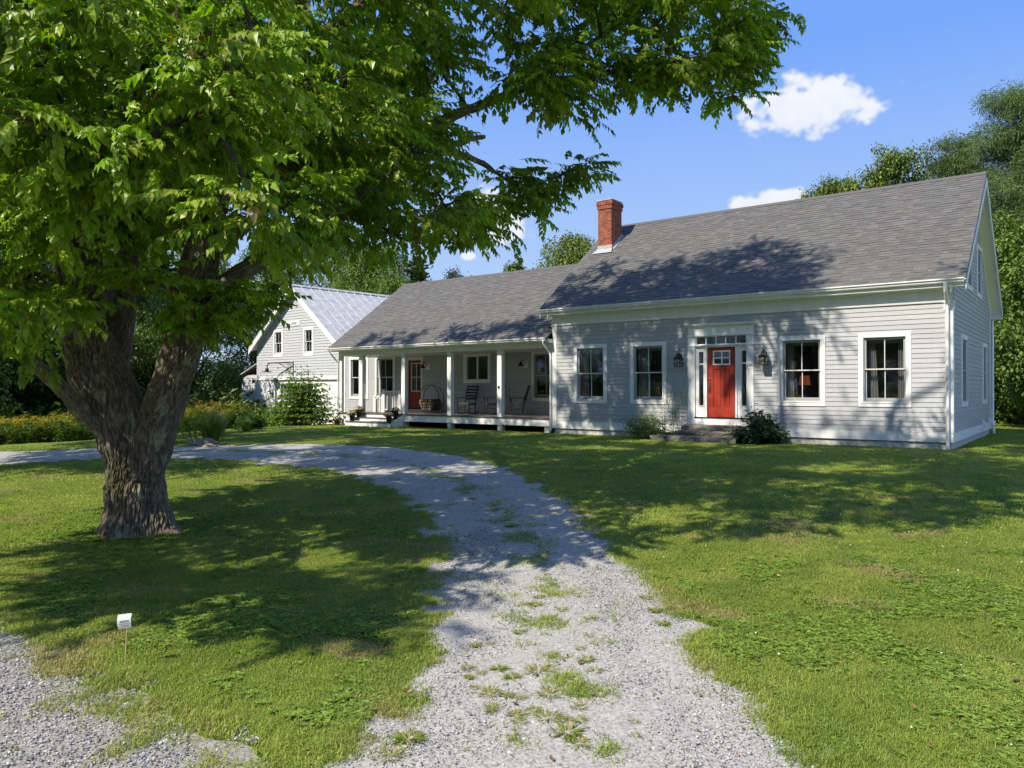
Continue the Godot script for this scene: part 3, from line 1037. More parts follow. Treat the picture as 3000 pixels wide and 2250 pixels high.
# ---------- the porch wing ----------
const WZ := -2.3          # the wall at the back of the porch
func make_wing() -> void:
	var w := thing("porch_wing", "low grey wing with white porch posts left of the main house", "house")
	var back := Transform3D(Basis.IDENTITY, Vector3(0, 0, WZ))
	var fl := .335
	var ceil_y := 2.79
	# wall behind the porch, with its openings
	var wins := [[-25.19, -23.87, .885, 2.86], [-23.42, -22.11, .885, 2.85], [-14.57, -13.3, .875, 2.83]]
	var sq := [-18.06, -16.62, 1.59, 2.84]
	var trims := []
	var holes := []
	for q in wins:
		trims.append(q)
		holes.append([q[0] + .1, q[1] - .1, q[2] + .1, q[3] - .1])
	trims.append(sq)
	holes.append([sq[0] + .1, sq[1] - .1, sq[2] + .1, sq[3] - .1])
	trims.append([-21.42, -20.40, .335, 2.765])
	holes.append([-21.30, -20.50, .46, 2.62])
	trims.append([-20.24, -19.97, 2.18, 2.45])
	trims.append([-14.98, -14.72, 2.17, 2.44])
	var l := func(_y): return -25.6
	var r := func(_y): return -12.02
	wall("wall", w, back, -.3, 2.95, l, r, holes, .15, M.plaster)
	clapboards(w, back, -.3, 2.95, .13, l, r, trims, M.siding, .015)
	for q in wins:
		window(w, Transform3D(Basis.IDENTITY, Vector3(q[0], q[2], WZ + .001)), q[1] - q[0], q[3] - q[2])
	# the square slider
	var c := MB.new()
	c.x = Transform3D(Basis.IDENTITY, Vector3(sq[0], sq[2], WZ + .001))
	var ww: float = sq[1] - sq[0]
	var hh: float = sq[3] - sq[2]
	frame_box(c, 0, ww, 0, hh, .115, 0.0, .034)
	var slider := part("window", c, M.white, w)
	var f2 := at(c.x)
	frame_box(f2, .115, ww - .115, .115, hh - .115, .045, -.1, .0)
	f2.box(Vector3(ww / 2 - .035, .16, -.08), Vector3(ww / 2 + .035, hh - .16, -.01))
	part("sash", f2, M.white, slider)
	for k in 2:
		var a := .155 if k == 0 else ww / 2 + .03
		var b := ww / 2 - .03 if k == 0 else ww - .155
		part("pane", at(c.x).box(Vector3(a, .155, -.05), Vector3(b, hh - .155, -.045)), M.glass, slider)
	# red side door
	var dt := MB.new()
	dt.box(Vector3(-21.42, .46, WZ), Vector3(-21.295, 2.615, WZ + .035))
	dt.box(Vector3(-20.50, .46, WZ), Vector3(-20.41, 2.615, WZ + .035))
	dt.box(Vector3(-21.44, 2.615, WZ), Vector3(-20.39, 2.765, WZ + .04))
	dt.box(Vector3(-21.42, .345, WZ), Vector3(-20.41, .46, WZ + .03))
	part("door_frame", dt, M.white, w)
	var d := MB.new()
	var dz := WZ - .04
	frame_box(d, -21.293, -20.502, .52, 2.61, .15, dz - .04, dz, .12, .72)
	for q in [[-21.24, -20.93], [-20.87, -20.55]]:
		d.bevel(Vector3(q[0], .62, dz - .001), Vector3(q[1], 1.16, dz + .008), .008)
	var door := part("side_door", d, M.dark_red, w)
	part("threshold", MB.new().box(Vector3(-21.30, .461, WZ - .1), Vector3(-20.49, .518, WZ + .02)), M.black_wood, w)
	var gf := MB.new()
	frame_box(gf, -21.143, -20.52, 1.24, 2.49, .035, dz - .03, dz + .014)
	gf.box(Vector3(-20.845, 1.275, dz - .02), Vector3(-20.817, 2.455, dz + .006))
	gf.box(Vector3(-21.108, 1.855, dz - .02), Vector3(-20.845, 1.885, dz + .006))
	gf.box(Vector3(-20.817, 1.855, dz - .02), Vector3(-20.555, 1.885, dz + .006))
	part("glazing_frame", gf, M.white, door)
	for q in [[-21.11, -20.845], [-20.817, -20.553]]:
		for y in [[1.273, 1.856], [1.884, 2.457]]:
			part("pane", MB.new().box(Vector3(q[0], y[0], dz - .014), Vector3(q[1], y[1], dz - .009)), M.glass, door)
	# deck: boards, fascia, piers
	for i in 16:
		var z := .035 - i * .144
		var x0 := -23.3 if z > -1.45 else -21.75
		if z - .14 < WZ + .03: break
		part("deck_board", MB.new().bevel(Vector3(x0, fl - .038, z - .14), Vector3(-12.03, fl, z), .004), M.deck, w)
	var fa := MB.new()
	fa.box(Vector3(-19.45, .049, -.03), Vector3(-12.031, fl - .039, .0))
	fa.box(Vector3(-23.3, .049, -.03), Vector3(-21.2, fl - .039, .0))
	fa.box(Vector3(-23.3, .049, -1.5), Vector3(-23.27, fl - .039, -.031))
	part("fascia", fa, M.white, w)
	for x in [-16.83, -14.38, -19.3, -12.3]:
		part("pier", MB.new().box(Vector3(x - .1, -.5, -.24), Vector3(x + .1, .049, -.04)), M.concrete, w)
	part("dark_void_sheet", MB.new().box(Vector3(-22.9, -.6, -1.62), Vector3(-12.04, fl - .04, -1.56)), M.black_wood, w)  # black sheet put in for the shaded void under the deck, not a real board
	# steps down to the lawn, their left ends wrapping round
	var levels := [[.175, .36, 1.0], [.01, .72, 2.0]]
	for q in levels:
		var y: float = q[0]
		var zf: float = q[1]
		var xl2: float = -21.75 - .12 * q[2]
		var st := MB.new()
		st.bevel(Vector3(xl2 - .02, y - .03, zf - .37), Vector3(-19.28, y, zf), .004)
		part("tread", st, M.deck, w)
		var rs := MB.new()
		rs.box(Vector3(xl2, y - .14 if y > .1 else -.4, zf - .05), Vector3(-19.3, y - .031, zf - .025))
		rs.box(Vector3(xl2, y - .14 if y > .1 else -.4, zf - .38), Vector3(xl2 + .02, y - .031, zf - .051))
		part("riser", rs, M.white, w)
	part("riser", MB.new().box(Vector3(-21.7, .05, -.005), Vector3(-19.46, fl - .039, .012)), M.white, w)
	part("stringer", MB.new().prism([Vector2(.0, fl - .04), Vector2(.0, -.3), Vector2(.45, -.3), Vector2(.70, -.02), Vector2(.33, .14)], Vector3(-19.3, 0, 0), Vector3(-19.265, 0, 0), Vector3(0, 0, 1), Vector3(0, 1, 0)), M.white, w)
	# posts, beam, ceiling
	for x in [[-21.945, -21.72], [-19.408, -19.203], [-16.925, -16.725], [-14.481, -14.27]]:
		var p := MB.new()
		p.bevel(Vector3(x[0], fl, -.20), Vector3(x[1], 2.769, .0), .012)
		part("porch_post", p, M.white, w)
	part("porch_post", MB.new().bevel(Vector3(-23.2, -.3, -.14), Vector3(-23.03, 2.769, .0), .012), M.white, w)
	part("porch_post", MB.new().bevel(Vector3(-12.14, fl, -.2), Vector3(-12.03, 2.769, -.02), .006), M.white, w)
	var bm := MB.new()
	bm.box(Vector3(-23.2, 2.77, -.2), Vector3(-17.6, 3.0, .0))
	bm.box(Vector3(-17.597, 2.77, -.2), Vector3(-12.03, 3.0, .0))
	bm.box(Vector3(-23.2, 2.77, WZ + .02), Vector3(-23.0, 2.999, -.201))
	part("beam", bm, M.white, w)
	part("porch_ceiling", MB.new().box(Vector3(-22.99, ceil_y, WZ + .03), Vector3(-12.03, ceil_y + .03, -.21)), M.white, w)
	# grab bar on the first post
	var gb := MB.new()
	gb.tube([Vector3(-21.715, 1.52, -.1), Vector3(-21.66, 1.52, -.1), Vector3(-21.645, 1.49, -.1), Vector3(-21.645, 1.0, -.1), Vector3(-21.66, .97, -.1), Vector3(-21.715, .97, -.1)], [.014, .014, .014, .014, .014, .014], 8)
	part("grab_bar", gb, M.rail, w)
	# railing where the deck drops towards the left end
	var rail := Node3D.new()
	rail.name = "railing"
	w.add_child(rail, true)
	for q in [[-22.48, -.25, 1.04], [-21.92, fl, 1.33], [-20.92, fl, 1.30]]:
		var x: float = q[0]
		var rl := MB.new()
		rl.bevel(Vector3(x, q[1], -1.46), Vector3(x + .14, q[2] - .04, -1.32), .006)
		rl.bevel(Vector3(x - .025, q[2] - .04, -1.485), Vector3(x + .165, q[2], -1.295), .012)
		part("newel_post", rl, M.white, rail)
	part("hand_rail", MB.new().box(Vector3(-21.78, 1.21, -1.43), Vector3(-20.92, 1.265, -1.35)), M.white, rail)
	part("bottom_rail", MB.new().box(Vector3(-21.78, .43, -1.42), Vector3(-20.92, .48, -1.36)), M.white, rail)
	part("hand_rail", MB.new().prism([Vector2(-22.34, .89), Vector2(-21.92, 1.17), Vector2(-21.92, 1.25), Vector2(-22.34, .97)], Vector3(0, 0, -1.43), Vector3(0, 0, -1.35), Vector3(1, 0, 0), Vector3(0, 1, 0)), M.white, rail)
	part("bottom_rail", MB.new().prism([Vector2(-22.34, .10), Vector2(-21.92, .38), Vector2(-21.92, .44), Vector2(-22.34, .16)], Vector3(0, 0, -1.42), Vector3(0, 0, -1.36), Vector3(1, 0, 0), Vector3(0, 1, 0)), M.white, rail)
	for i in 7:
		var x := -21.68 + i * .11
		part("baluster", MB.new().box(Vector3(x, .48, -1.405), Vector3(x + .035, 1.21, -1.37)), M.white, rail)
	for i in 3:
		var x := -22.25 + i * .11
		var y := .10 + (x + 22.34) * .667
		part("baluster", MB.new().box(Vector3(x, y + .04, -1.405), Vector3(x + .035, y + .80, -1.37)), M.white, rail)
	# eave and roof
	var rz := -4.2
	var ry := 6.35
	var ez := .40
	var ey := 3.075
	var ev := MB.new()
	ev.box(Vector3(-23.45, 2.96, .0005), Vector3(-12.03, 2.985, .30))
	ev.box(Vector3(-23.45, 2.96, .3005), Vector3(-12.03, 3.06, .322))
	ev.box(Vector3(-12.029, 2.93, .02), Vector3(-12.0, 3.06, .3))
	part("eave", ev, M.white, w)
	gutter(w, Vector3(-23.48, 3.10, .323), Vector3(-12.06, 3.10, .323), Vector3(0, 0, 1), M.white)
	downspout(w, [Vector3(-23.3, 3.02, .38), Vector3(-23.3, 2.86, .38), Vector3(-23.27, 2.6, .12), Vector3(-23.22, 2.5, .05), Vector3(-23.22, -.2, .05)], M.white, .03)
	downspout(w, [Vector3(-12.16, 3.02, .38), Vector3(-12.16, 2.9, .38), Vector3(-12.1, 2.62, .12), Vector3(-12.07, 2.52, .065), Vector3(-12.07, -.1, .065)], M.white, .034)
	var slab := MB.new()
	slab.prism([Vector2(ez, ey), Vector2(rz, ry), Vector2(rz * 2 - ez, ey), Vector2(rz * 2 - ez, ey - .06), Vector2(rz, ry - .06), Vector2(ez, ey - .06)], Vector3(-23.52, 0, 0), Vector3(-12.02, 0, 0), Vector3(0, 0, 1), Vector3(0, 1, 0))
	var roof := part("roof", slab, M.roof_slab, w)
	var up := Vector3(0, ry - ey, rz - ez).normalized()
	var nrm := Vector3(1, 0, 0).cross(up).normalized()
	if nrm.y < 0: nrm = -nrm
	shingles(roof, Transform3D(Basis(Vector3(1, 0, 0), up, nrm), Vector3(-23.52, ey, ez) + up * -.01), 11.5, Vector2(ry - ey, ez - rz).length() - .01, .1455, func(_x, _y): return false, func(_x, _y): return false)
	var cap := MB.new()
	for i in 38:
		var x := -23.52 + i * .302
		cap.prism([Vector2(-.14, -.09), Vector2(0, .012), Vector2(.14, -.09), Vector2(.14, -.08), Vector2(0, .024), Vector2(-.14, -.08)], Vector3(x, ry + .01, rz), Vector3(x + .30, ry + .01, rz), Vector3(0, 0, 1), Vector3(0, 1, 0))
	part("ridge_cap", cap, M.shingles[0], roof)
	var rk := MB.new()
	for s in [0, 1]:
		var a := Vector2(.32 if s == 0 else rz * 2 - .32, ey - .03)
		var t := Vector2(rz, ry - .061)
		rk.prism([a + Vector2(0, -.15), t + Vector2(0, -.17), t, a], Vector3(-23.51, 0, 0), Vector3(-23.485, 0, 0), Vector3(0, 0, 1), Vector3(0, 1, 0))
	part("rake_board", rk, M.white, w)
	# end and rear walls of the wing, and the low bay beyond the porch's left end
	var g := (ry - ey) / (ez - rz)
	wall("wall", w, Transform3D(Basis(Vector3(0, 0, 1), Vector3(0, 1, 0), Vector3(-1, 0, 0)), Vector3(-23.2, 0, rz * 2)), -.3, 5.55, func(y): return maxf(0.0, (y - 3.1) / g), func(y): return -rz * 2 + WZ - maxf(0.0, (y - 3.1) / g - 1.2), [], .12, M.siding[1], [3.1])
	wall("wall", w, Transform3D(Basis(Vector3(-1, 0, 0), Vector3(0, 1, 0), Vector3(0, 0, -1)), Vector3(-12.02, 0, rz * 2)), -.3, 3.0, func(_y): return 0.0, func(_y): return 11.18, [], .12, M.siding[1])
	var bay := MB.new()
	bay.box(Vector3(-25.6, -.9, WZ - 3.4), Vector3(-25.45, 2.95, WZ - .151))
	bay.box(Vector3(-25.45, -.9, WZ - 3.4), Vector3(-23.33, 2.95, WZ - 3.25))
	bay.box(Vector3(-25.7, 2.951, WZ - 3.5), Vector3(-23.33, 3.0, WZ + .06))
	part("wall", bay, M.siding[1], w)
	part("corner_board", MB.new().box(Vector3(-25.62, -.4, WZ), Vector3(-25.47, 2.949, WZ + .03)), M.white, w)
	var ins := MB.new()
	ins.box(Vector3(-25.44, .25, -8.2), Vector3(-12.2, .3, WZ - .16))
	ins.box(Vector3(-23.3, 2.96, -8.2), Vector3(-12.2, 3.02, WZ - .16))
	part("floor", ins, M.wood_floor, w)
	for q in [[-20.24, -19.97, 2.18, 2.45], [-14.98, -14.72, 2.17, 2.44]]:
		part("lamp_block", MB.new().bevel(Vector3(q[0], q[2], WZ), Vector3(q[1], q[3], WZ + .04), .006), M.white, w)
	part("porch_bell", MB.new().box(Vector3(-14.41, 1.37, .0005), Vector3(-14.35, 1.46, .03)), M.iron, w)

# ---------- the barn ----------
func make_barn() -> void:
	var th := deg_to_rad(4.0)
	var b := thing("barn", "pale grey barn with standing-seam metal roof beyond the porch wing", "barn", Vector3(-32.34, -.95, -4.22) - Vector3(-sin(th), 0, cos(th)) * .35, -th)
	# own axes: x along the gable, y up from the ground, z out of the gable
	var o := .95
	var gw := 4.0
	var eave := 3.9 + o
	var ridge := 7.0 + o
	var k := (ridge - eave) / gw
	var xl := func(y): return -gw + maxf(0.0, (y - eave) / k)
	var xr := func(y): return gw - maxf(0.0, (y - eave) / k)
	var wins := [[-2.22, -1.23, 3.17 + o, 4.72 + o], [.77, 1.74, 3.15 + o, 4.70 + o]]
	var holes := [[-1.4, 1.75, .0, 1.62 + o]]
	var trims := [[-4.3, 4.3, 1.85 + o - .001, 1.99 + o]]
	for w in wins:
		holes.append([w[0] + .08, w[1] - .08, w[2] + .08, w[3] - .08])
		trims.append(w)
	trims.append([-1.2, .45, 4.86 + o, 5.12 + o])
	wall("wall", b, Transform3D.IDENTITY, 0.0, ridge - .06, xl, xr, holes, .15, M.plaster, [eave])
	clapboards(b, Transform3D.IDENTITY, 1.99 + o, ridge - .3, .148, xl, xr, trims, [M.barn_siding], .03, 9.0)
	# lower storey: white boards either side of the opening
	var low := MB.new()
	low.box(Vector3(-4.02, .0, .0), Vector3(-1.95, 1.849 + o, .03))
	low.box(Vector3(1.9, .0, .0), Vector3(4.02, 1.849 + o, .03))
	part("lower_boards", low, M.barn_white, b)
	for i in 15:
		var x := -4.02 + i * .141
		part("sliding_door_board", MB.new().bevel(Vector3(x, .06, .06), Vector3(x + .138, 1.80 + o, .10), .006), M.barn_white, b)
	part("door_track", MB.new().box(Vector3(-4.3, 1.855 + o, .0), Vector3(4.1, 1.985 + o, .14)), M.barn_white, b)
	part("track_bracket", MB.new().box(Vector3(-4.36, 1.72 + o, .02), Vector3(-4.18, 1.854 + o, .12)), M.iron, b)
	var jb := MB.new()
	jb.box(Vector3(-1.82, .0, .0), Vector3(-1.41, 1.78 + o, .05))
	jb.box(Vector3(1.76, .0, .0), Vector3(1.9, 1.78 + o, .05))
	jb.box(Vector3(-1.41, 1.63 + o, .0), Vector3(1.76, 1.78 + o, .05))
	part("door_frame", jb, M.barn_white, b)
	var gd := MB.new()
	gd.box(Vector3(-1.4, .02, -.14), Vector3(1.75, 1.2 + o, -.1))
	gd.box(Vector3(-1.4, 1.5 + o, -.14), Vector3(1.75, 1.62 + o, -.1))
	for i in 4:
		gd.box(Vector3(-1.4 + i * .8, .1, -.1), Vector3(-1.3 + i * .8, 1.2 + o, -.08))
	gd.box(Vector3(-1.4, .95 + o, -.0999), Vector3(1.75, 1.05 + o, -.079))
	for i in 9:
		var x := -1.4 + i * .3875
		gd.box(Vector3(x, 1.2 + o, -.14), Vector3(x + .05, 1.5 + o, -.1))
	var door := part("garage_door", gd, M.barn_white, b)
	for i in 8:
		var x := -1.35 + i * .3875
		part("pane", MB.new().box(Vector3(x, 1.2 + o, -.125), Vector3(x + .3375, 1.5 + o, -.12)), M.glass, door)
	for w in wins:
		window(b, Transform3D(Basis.IDENTITY, Vector3(w[0], w[2], .001)), w[1] - w[0], w[3] - w[2], .14, true, M.barn_white)
	# sign board over the windows; only part of its lettering shows between the leaves
	var sg := part("name_board", MB.new().bevel(Vector3(-1.2, 4.86 + o, .0), Vector3(.45, 5.12 + o, .05), .012), M.barn_white, b)
	var tm := TextMesh.new()
	tm.text = "BITT         CREEK  F"
	var f := SystemFont.new()
	f.font_names = PackedStringArray(["Droid Serif"])
	tm.font = f
	tm.font_size = 24
	tm.pixel_size = .0062
	tm.depth = .008
	tm.material = M.iron
	put("lettering", tm, sg, Transform3D(Basis.IDENTITY, Vector3(-.375, 4.99 + o, .055)))
	# roof: standing-seam pans both sides, boxed rakes
	var depth := 13.5
	var ox := 4.35
	var oy := ridge - ox * k
	for s in [-1.0, 1.0]:
		var sl := MB.new()
		sl.prism([Vector2(0, ridge + .02), Vector2(ox * s, oy + .02), Vector2(ox * s, oy + .07), Vector2(0, ridge + .07)], Vector3(0, 0, .35), Vector3(0, 0, -depth), Vector3(1, 0, 0), Vector3(0, 1, 0))
		part("roof_deck", sl, M.barn_white, b)
		var up := Vector3(-ox * s, ridge - oy, 0)
		var nn := Vector3((ridge - oy) * s, ox, 0).normalized()
		for i in 23:
			var z := .36 - i * .6
			var base := Vector3(ox * s, oy + .075, z)
			var pan := MB.new()
			pan.quad(base + nn * .004, base + nn * .004 + up, base + nn * .004 + up + Vector3(0, 0, -.595), base + nn * .004 + Vector3(0, 0, -.595))
			pan.prism([Vector2(0, 0), Vector2(.035, 0), Vector2(.035, .05), Vector2(0, .05)], base, base + up, Vector3(0, 0, -1), nn)
			part("roof_pan", pan, M.metal_roof, b)
		var rk := MB.new()
		rk.prism([Vector2(0, ridge - .30), Vector2(ox * s, oy - .26), Vector2(ox * s, oy + .018), Vector2(0, ridge + .018)], Vector3(0, 0, .37), Vector3(0, 0, .345), Vector3(1, 0, 0), Vector3(0, 1, 0))
		rk.prism([Vector2(0, ridge - .04), Vector2(ox * s, oy - .0), Vector2(ox * s, oy + .018), Vector2(0, ridge + .018)], Vector3(0, 0, .344), Vector3(0, 0, .02), Vector3(1, 0, 0), Vector3(0, 1, 0))
		part("rake_board", rk, M.barn_white, b)
	var rc := MB.new()
	rc.prism([Vector2(-.14, -.09), Vector2(0, .02), Vector2(.14, -.09), Vector2(.14, -.08), Vector2(0, .035), Vector2(-.14, -.08)], Vector3(0, ridge + .11, .36), Vector3(0, ridge + .11, -depth), Vector3(1, 0, 0), Vector3(0, 1, 0))
	part("ridge_cap", rc, M.metal_roof, b)
	var ws := MB.new()
	ws.box(Vector3(3.85, .0, -depth + .3), Vector3(4.0, eave, -.151))
	ws.box(Vector3(-4.0, .0, -depth + .3), Vector3(-3.85, eave, -.151))
	ws.box(Vector3(-4.0, .0, -depth + .15), Vector3(4.0, eave, -depth + .3))
	part("wall", ws, M.barn_siding, b)
	# lean-to on the left with a white door
	var ll := func(_y): return -6.2
	var lr := func(_y): return -4.03
	wall("wall", b, Transform3D(Basis.IDENTITY, Vector3(0, 0, -.3)), 0.0, 2.2 + o, ll, lr, [], .15, M.barn_siding)
	clapboards(b, Transform3D(Basis.IDENTITY, Vector3(0, 0, -.3)), 0.0, 2.2 + o, .148, ll, lr, [[-6.2, -4.6, .0, 1.2 + o]], [M.barn_siding], .03, 9.0)
	part("lean_to_door", MB.new().box(Vector3(-6.22, .0, -.3), Vector3(-5.55, 1.2 + o, -.24)).box(Vector3(-5.53, .02, -.3), Vector3(-4.62, 1.18 + o, -.26)), M.barn_white, b)
	part("roof_deck", MB.new().prism([Vector2(-6.4, 2.1 + o), Vector2(-4.03, 2.9 + o), Vector2(-4.03, 2.96 + o), Vector2(-6.4, 2.16 + o)], Vector3(0, 0, -.1), Vector3(0, 0, -9.0), Vector3(1, 0, 0), Vector3(0, 1, 0)), M.metal_roof, b)
	# gooseneck lamp on a scrolled bracket
	var lamp := thing("barn_lamp", "black gooseneck lamp on a scrolled iron bracket on the barn gable", "lamp", b.position, -th)
	var br := MB.new()
	var xa := -.18
	br.box(Vector3(xa - .03, 2.0 + o, .017), Vector3(xa + .03, 2.9 + o, .04))
	br.tube([Vector3(xa, 2.80 + o, .05), Vector3(xa, 2.80 + o, .12), Vector3(xa - .1, 2.81 + o, .2), Vector3(-1.5, 2.81 + o, .55), Vector3(-1.75, 2.78 + o, .62), Vector3(-1.84, 2.66 + o, .64), Vector3(-1.85, 2.5 + o, .64)], [.03, .03, .03, .03, .03, .03, .03], 8)
	br.tube([Vector3(xa, 2.12 + o, .05), Vector3(-.5, 2.5 + o, .2), Vector3(-1.0, 2.79 + o, .4)], [.022, .022, .022], 6)
	var sc := []
	for i in 18:
		var a := i * .42
		var rr := .17 - i * .0075
		sc.append(Vector3(-.42 + cos(a) * rr, 2.66 + o + sin(a) * rr, .15))
	br.tube(sc, sc.map(func(_p): return .013), 6)
	part("bracket", br, M.iron, lamp)
	part("shade", MB.new().lathe([Vector2(.30, 2.30 + o), Vector2(.29, 2.32 + o), Vector2(.1, 2.37 + o), Vector2(.1, 2.46 + o), Vector2(.06, 2.54 + o), Vector2(.001, 2.56 + o)], 18, Vector3(-1.85, 0, .64)), M.iron, lamp)

# ---------- things at the front of the house ----------
func lantern(label: String, x: float) -> void:
	var l := thing("wall_lantern", label, "lantern", Vector3(x, 2.02, .036), 0.0, "lanterns either side of the red front door")
	var z := .17
	var ir := MB.new()
	ir.box(Vector3(-.045, .20, .0), Vector3(.045, .38, .018))
	var hook := []
	for i in 10:
		var a := PI * (-.1 + i * .14)
		hook.append(Vector3(0, .47 + sin(a) * .085, .075 + z * .15 - cos(a) * .075 + .03))
	hook.push_front(Vector3(0, .34, .012))
	hook.append(Vector3(0, .44, z))
	ir.tube(hook, hook.map(func(_p): return .009), 6)
	part("hook", ir, M.iron, l)
	var fr := MB.new()
	var s := .095
	for q in [[-1, -1], [1, -1], [1, 1], [-1, 1]]:
		fr.box(Vector3(q[0] * s - .008, .02, z + q[1] * s - .008), Vector3(q[0] * s + .008, .23, z + q[1] * s + .008))
	fr.box(Vector3(-s - .015, .0, z - s - .015), Vector3(s + .015, .02, z + s + .015))
	fr.box(Vector3(-s - .012, .115, z + s - .004), Vector3(s + .012, .125, z + s + .008))
	fr.box(Vector3(s - .004, .1151, z - s), Vector3(s + .008, .1249, z + s - .005))
	part("cage", fr, M.iron, l)
	var rf := MB.new()
	var rings := [[.115, .23], [.12, .245], [.075, .30], [.055, .345], [.06, .355], [.045, .40], [.012, .43], [.01, .46]]
	for i in rings.size() - 1:
		for k in 4:
			var a := PI / 4 + TAU * k / 4
			var b := a + TAU / 4
			var p: Array = rings[i]
			var q: Array = rings[i + 1]
			var f := sqrt(2.0)
			rf.quad(Vector3(sin(a) * p[0] * f, p[1], z + cos(a) * p[0] * f), Vector3(sin(b) * p[0] * f, p[1], z + cos(b) * p[0] * f), Vector3(sin(b) * q[0] * f, q[1], z + cos(b) * q[0] * f), Vector3(sin(a) * q[0] * f, q[1], z + cos(a) * q[0] * f))
	part("cap", rf, M.iron, l)
	for q in [[0, 1], [1, 0], [0, -1], [-1, 0]]:
		var g := MB.new()
		if q[0] == 0: g.box(Vector3(-s + .008, .02, z + q[1] * s - .002), Vector3(s - .008, .23, z + q[1] * s + .002))
		else: g.box(Vector3(q[0] * s - .002, .02, z - s + .008), Vector3(q[0] * s + .002, .23, z + s - .008))
		part("pane", g, M.glass, l)
	part("candle", MB.new().lathe([Vector2(.016, .02), Vector2(.016, .1), Vector2(.012, .12), Vector2(.001, .15)], 8, Vector3(0, 0, z)), M.rail, l)
func slab(label: String, x0: float, x1: float, y0: float, y1: float, z0: float, z1: float, seed_: int) -> void:
	var f := FastNoiseLite.new()
	f.seed = seed_
	f.frequency = 2.4
	var nx := int((x1 - x0) / .07)
	var nz := 8
	var b := MB.new()
	# a split slab: ragged front and ends, uneven top
	var p := func(i, j, k):
		var x := lerpf(x0, x1, float(i) / nx)
		var z := lerpf(z0, z1, float(k) / nz)
		var y := lerpf(y0, y1, float(j) / 4.0)
		var ex := absf(float(i) / nx - .5) * 2.0
		var d := f.get_noise_3d(x * 1.4, y * 3.0, z) * .05
		if j == 4: y += f.get_noise_2d(x * 2.0, z * 2.0) * .022 - (.018 if k == nz or i == 0 or i == nx else 0.0)
		if j == 0: y -= .02
		if k == nz: z += d + f.get_noise_3d(x * 4.0, y * 9.0, 3.0) * .02 - absf(j - 2.5) * .006
		if i == 0 or i == nx: x += d * 1.6
		return Vector3(x, y, z)
	for i in nx:
		for k in nz:
			b.quad(p.call(i, 4, k + 1), p.call(i + 1, 4, k + 1), p.call(i + 1, 4, k), p.call(i, 4, k))
		for j in 4:
			b.quad(p.call(i, j, nz), p.call(i + 1, j, nz), p.call(i + 1, j + 1, nz), p.call(i, j + 1, nz))
			b.quad(p.call(i + 1, j, 0), p.call(i, j, 0), p.call(i, j + 1, 0), p.call(i + 1, j + 1, 0))
	for k in nz:
		for j in 4:
			b.quad(p.call(nx, j, k + 1), p.call(nx, j, k), p.call(nx, j + 1, k), p.call(nx, j + 1, k + 1))
			b.quad(p.call(0, j, k), p.call(0, j, k + 1), p.call(0, j + 1, k + 1), p.call(0, j + 1, k))
	top("stone_slab", b, M.stone, label, "stone step", "stone slabs stacked as front steps")
func curtain(label: String, x0: float, x1: float, flare := 0.0) -> void:
	var b := MB.new()
	var n := 26
	for i in n:
		for j in 6:
			var c := []
			for e in [[i, j], [i + 1, j], [i + 1, j + 1], [i, j + 1]]:
				var t: float = e[0] / float(n)
				var y: float = lerpf(.6, 2.66, e[1] / 6.0)
				var x: float = lerpf(x0, x1, t) + flare * t * (1.0 - e[1] / 6.0)
				c.append(Vector3(x, y, -.27 + sin(t * 27.0 + .4 * sin(y * 2.0)) * .022))
			b.quad(c[0], c[1], c[2], c[3])
	top("curtain", b, M.curtain, label, "curtain", "curtains hanging inside the front windows")
